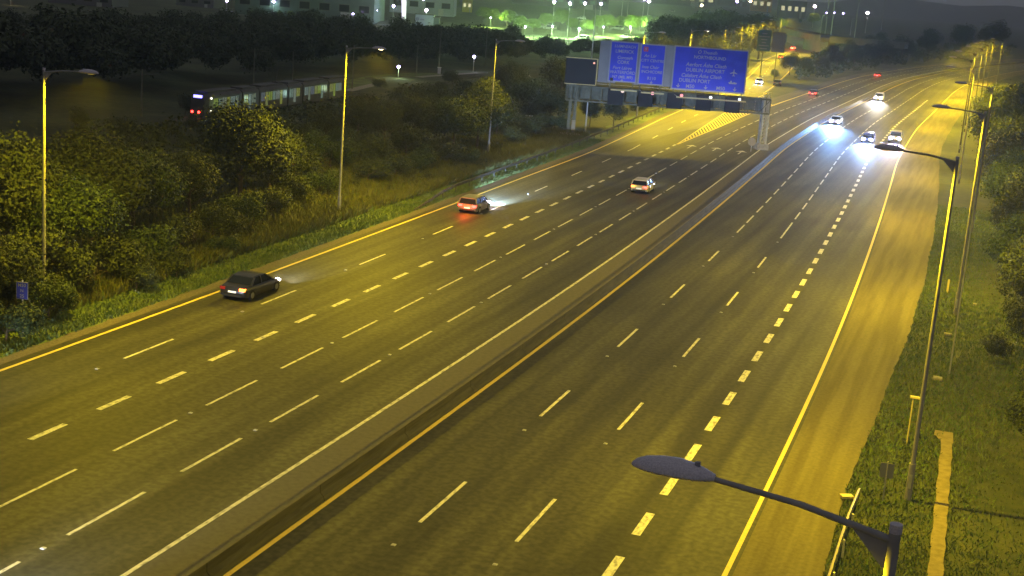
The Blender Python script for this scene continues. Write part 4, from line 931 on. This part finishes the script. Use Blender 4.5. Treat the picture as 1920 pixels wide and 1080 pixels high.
# bright white tower lamp column
p = G(757, 52); d = p.length; t = empty('floodlit_column', (p.x, p.y, 0), 0, 'tall white floodlit column in the industrial yard', 'column'); h = HZ(p, -6)
A['colw'] = mat('floodlit_white_column', (.75,.75,.8), .6); MB().tube((0,0,0), (-.6,0,h), .75, .95, 10).build('shaft', A['colw'], t); MB().tube((-.6,0,h), (-.6,0,h+1), 1.3, .6, 10).build('head', A['colw'], t)
point((2,-7,9), 6000, (.9,.85,1), parent=t)
# car park trees lit yellow green
for i, (px, py, top, s_) in enumerate(((975,66,26,1),(1000,62,30,1),(1022,60,22,1),(1048,58,14,1),(1072,62,30,1),(1098,66,32,1),(1120,64,26,1.0),(1140,62,24,1),(1162,60,26,1),(1182,66,24,1),(1198,60,26,1),(1215,56,26,1),(1232,52,28,1),(1248,50,28,1),(1262,48,28,1),(905,44,8,1),(925,48,12,1),(950,54,16,1),(850,20,-8,1),(835,24,2,1),(1524,52,20,1.1),(1500,46,36,1),(470,36,18,1),(490,40,24,1),(525,36,20,1),(570,34,14,1),(590,36,16,1),(545,38,20,1))):
    p = G(px, py); s = size_from(p, top, 7.6)
    pos = ['leftmost','second','third','fourth','fifth','sixth','seventh','eighth','ninth','tenth','eleventh','twelfth','thirteenth','fourteenth','rightmost'][i]+' yellow green tree of the lit car park row' if i < 15 else ['lit tree behind the car park at its left','lower lit tree left of the car park','lit tree at the left corner of the car park','pale green tree at the top beside the yellow building','small tree left of the yellow building','round yellow lit tree below the starry lamp','small lit bush left of the round yellow tree','lit tree at the left end of the green warehouse','small lit tree right of that at the warehouse end','tree before the green warehouse, left part','tree before the green warehouse, right part','second tree before the green warehouse, right part','low tree before the green warehouse, middle'][i-15]
    tree('pale', p.x, p.y, s*1.0, pos, group='lit trees around the car park and yards')
for i, (px, py, pw, cc) in enumerate(((990,72,9000,(.6,1,.35)),(1090,74,14000,(.55,1,.4)),(1135,70,14000,(.6,1,.3)),(1185,68,16000,(.6,1,.25)),(1225,62,12000,(.6,1,.3)),(1255,58,8000,(.55,1,.3)),(1040,70,9000,(.6,1,.45)),(925,52,6000,(.65,1,.2)))):
    p = G(px, py); t = empty('low_lamp', (p.x, p.y-4, 0), 0, ['low path lamp at the left of the car park','low path lamp before the fifth car park tree','low path lamp before the seventh car park tree','low path lamp before the tenth car park tree','low path lamp before the twelfth car park tree','low path lamp before the last car park trees','low path lamp between the third and fourth car park trees','low path lamp left of the car park'][i], 'lamp post', 'low path lamps of the car park')
    MB().tube((0,0,0), (0,0,4), .09, .07, 8).build('pole', A['galv'], t); MB().tube((0,0,4), (0,0,4.3), .28, .2, 10).build('lantern', A['whitelamp'], t); point((0,0,3.8), pw*5, cc, rad=.3, parent=t)
# parked cars in the car park
pc = [P6, P4, P6, P4]
for i, (px, py) in enumerate(((1094,42),(1030,56),(1091,75),(1158,56),(1173,72),(1260,22),(1300,14),(1312,14),(1090,36))):
    p = G(px, py); 
    c = car((p.x, p.y, 0), 1.2+.1*i, pc[i%4], 'suv' if i%2 else 'hatch', ['white parked car between the fourth and fifth lit trees','parked car under the third lit tree','brightly lit parked car at the near edge of the car park','white parked car under the eighth lit tree','parked car at the near right of the lit trees','parked car in front of the dark low building','left of the two cars parked near the far dark building','right of the two cars parked near the far dark building','second parked car just behind the white one'][i], 'taildim', 'bowloff', plate=False)
    c['group'] = 'cars parked in the far car park'; c.scale = (1.25,)*3
# fence and lit grass in front of the car park
poly('lit_lawn', [G(982,80), G(1050,88), G(1052,94), G(1000,90), G(975,86)], .03, A['verge'], 'green lit lawn below the car park')
point(G(1015,82)+Vector((0,-3,5)), 7000, (.6,1,.3))
f = empty('park_fence', (0,0,0), 0, 'thin post fence along the near edge of the car park', 'fence')
fa, fb = G(975,76), G(1180,90)
for i in range(26):
    q = fa.lerp(fb, i/25); MB().tube((q.x,q.y,0), (q.x,q.y,2.0), .07, .07, 5).build('post', A['darkbox'], f)
MB().bar(fa+Vector((0,0,1.9)), fb+Vector((0,0,1.9)), .06, .06).bar(fa+Vector((0,0,.9)), fb+Vector((0,0,.9)), .06, .06).build('rail', A['darkbox'], f)

# ------------------------------------------------------------------ far bridge
br = empty('road_bridge', (0,0,0), 0, 'concrete road bridge with green lit side walls at upper right', 'bridge')
D0 = G(1452,50,6.5); D1 = G(1515,64,6.5); D2 = G(1700,84,6.5); D1b = G(1560,72,6.5)
A['brc'] = mat('bridge_concrete', (.14,.14,.11), .8, noise=.2, col2=(.10,.10,.08)); 
def deck(a, b, w_, nm):
    d = (b-a).normalized(); n_ = Vector((-d.y, d.x, 0)); m = MB()
    ring = lambda q: [q+n_*-w_/2+Vector((0,0,-1.6)), q+n_*-w_/2+Vector((0,0,.0)), q+n_*-w_/2+Vector((0,0,.9)), q+n_*(-w_/2+.35)+Vector((0,0,.9)), q+n_*(-w_/2+.35)+Vector((0,0,0)), q+n_*(w_/2-.35), q+n_*(w_/2-.35)+Vector((0,0,.9)), q+n_*w_/2+Vector((0,0,.9)), q+n_*w_/2+Vector((0,0,-1.6))]
    m.loft([ring(a), ring(b)]).build(nm, A['brc'], br)
deck(D0, D1, 10, 'deck'); deck(D1, D1b, 10, 'deck'); deck(D1b, D2, 10, 'deck')
for a, b in ((D0, D0.lerp(D1,.35)), (D1, D1b)):
    c = (a+b)/2; d = b-a; MB().box((c.x, c.y, 2.4), (d.length, 3, 4.9), Matrix.Rotation(math.atan2(d.y, d.x), 3, 'Z')).build('abutment', A['brc'], br)
for px, py in ((1466,60),(1532,80)): point(G(px, py)+Vector((2,-14,5)), 16000, (.62,1,.25), rad=.4)
q0 = [G(1470,60), G(1500,74), G(1525,92), G(1505,96), G(1478,78), G(1458,66)]
poly('approach_road', q0, .03, A['slip'], 'curved approach road leading under the bridge')
for i, (px, pyb, pyt) in enumerate(((1556,80,-6),(1602,70,-6),(1594,66,34),(1652,56,0),(1545,78,0),(1536,82,28))):
    p = G(px, pyb); h = min(HZ(p, pyt), 40); o = MB().tube((0,0,0), (0,0,h), .32, .2, 6).tube((0,0,h*.98), (1.2,0,h), .12, .1, 5).build('tall_mast', A['galv']); o.location = (p.x, p.y, 0)
    tag(o, ['tallest thin mast right of the round lit tree','thin mast left of the far upper right star lamp','short pale mast below the far right lamp','thin mast near the top right corner','thin mast just right of the starry lamp','short mast beside the bridge wall'][i], 'mast', 'thin masts around the far junction')
# far hills / dark skyline
Hh = [];
for i in range(60):
    a = -0.9+i*.03; Hh.append((math.sin(a)*4300, math.cos(a)*4300, 40+14*math.sin(i*.7)+9*math.sin(i*1.9)))
V = []; F = []
for x, y, z in Hh: V += [(x*.8, y*.8, -2), (x, y, z), (x*1.2, y*1.2, -2)]
for i in range(len(Hh)-1):
    for j in range(2): F.append((3*i+j, 3*i+j+1, 3*i+4+j, 3*i+3+j))
A['hill'] = mat('dark_far_hill', (.02,.025,.03), .95, noise=.01, col2=(.03,.035,.035)); o = meshobj('far_hills', V, F, A['hill'], smooth=True); tag(o, 'low dark hills on the horizon', kind='structure')
# ------------------------------------------------------------------ thin haze, added to lift the darks and halo the lamps
hm = bpy.data.materials.new('haze'); hm.use_nodes = True; N = hm.node_tree.nodes; N.remove(N['Principled BSDF'])
pv = N.new('ShaderNodeVolumePrincipled'); pv.inputs['Color'].default_value = (.86,.89,1,1); pv.inputs['Density'].default_value = .00024; pv.inputs['Anisotropy'].default_value = .65
hm.node_tree.links.new(pv.outputs[0], N['Material Output'].inputs['Volume'])
o = MB().box((0,2600,59), (11000,7000,124)).build('haze', hm); tag(o, 'thin haze added over the motorway to lift the darks', kind='stuff')
print('objects', len(bpy.data.objects), 'studs', nst)
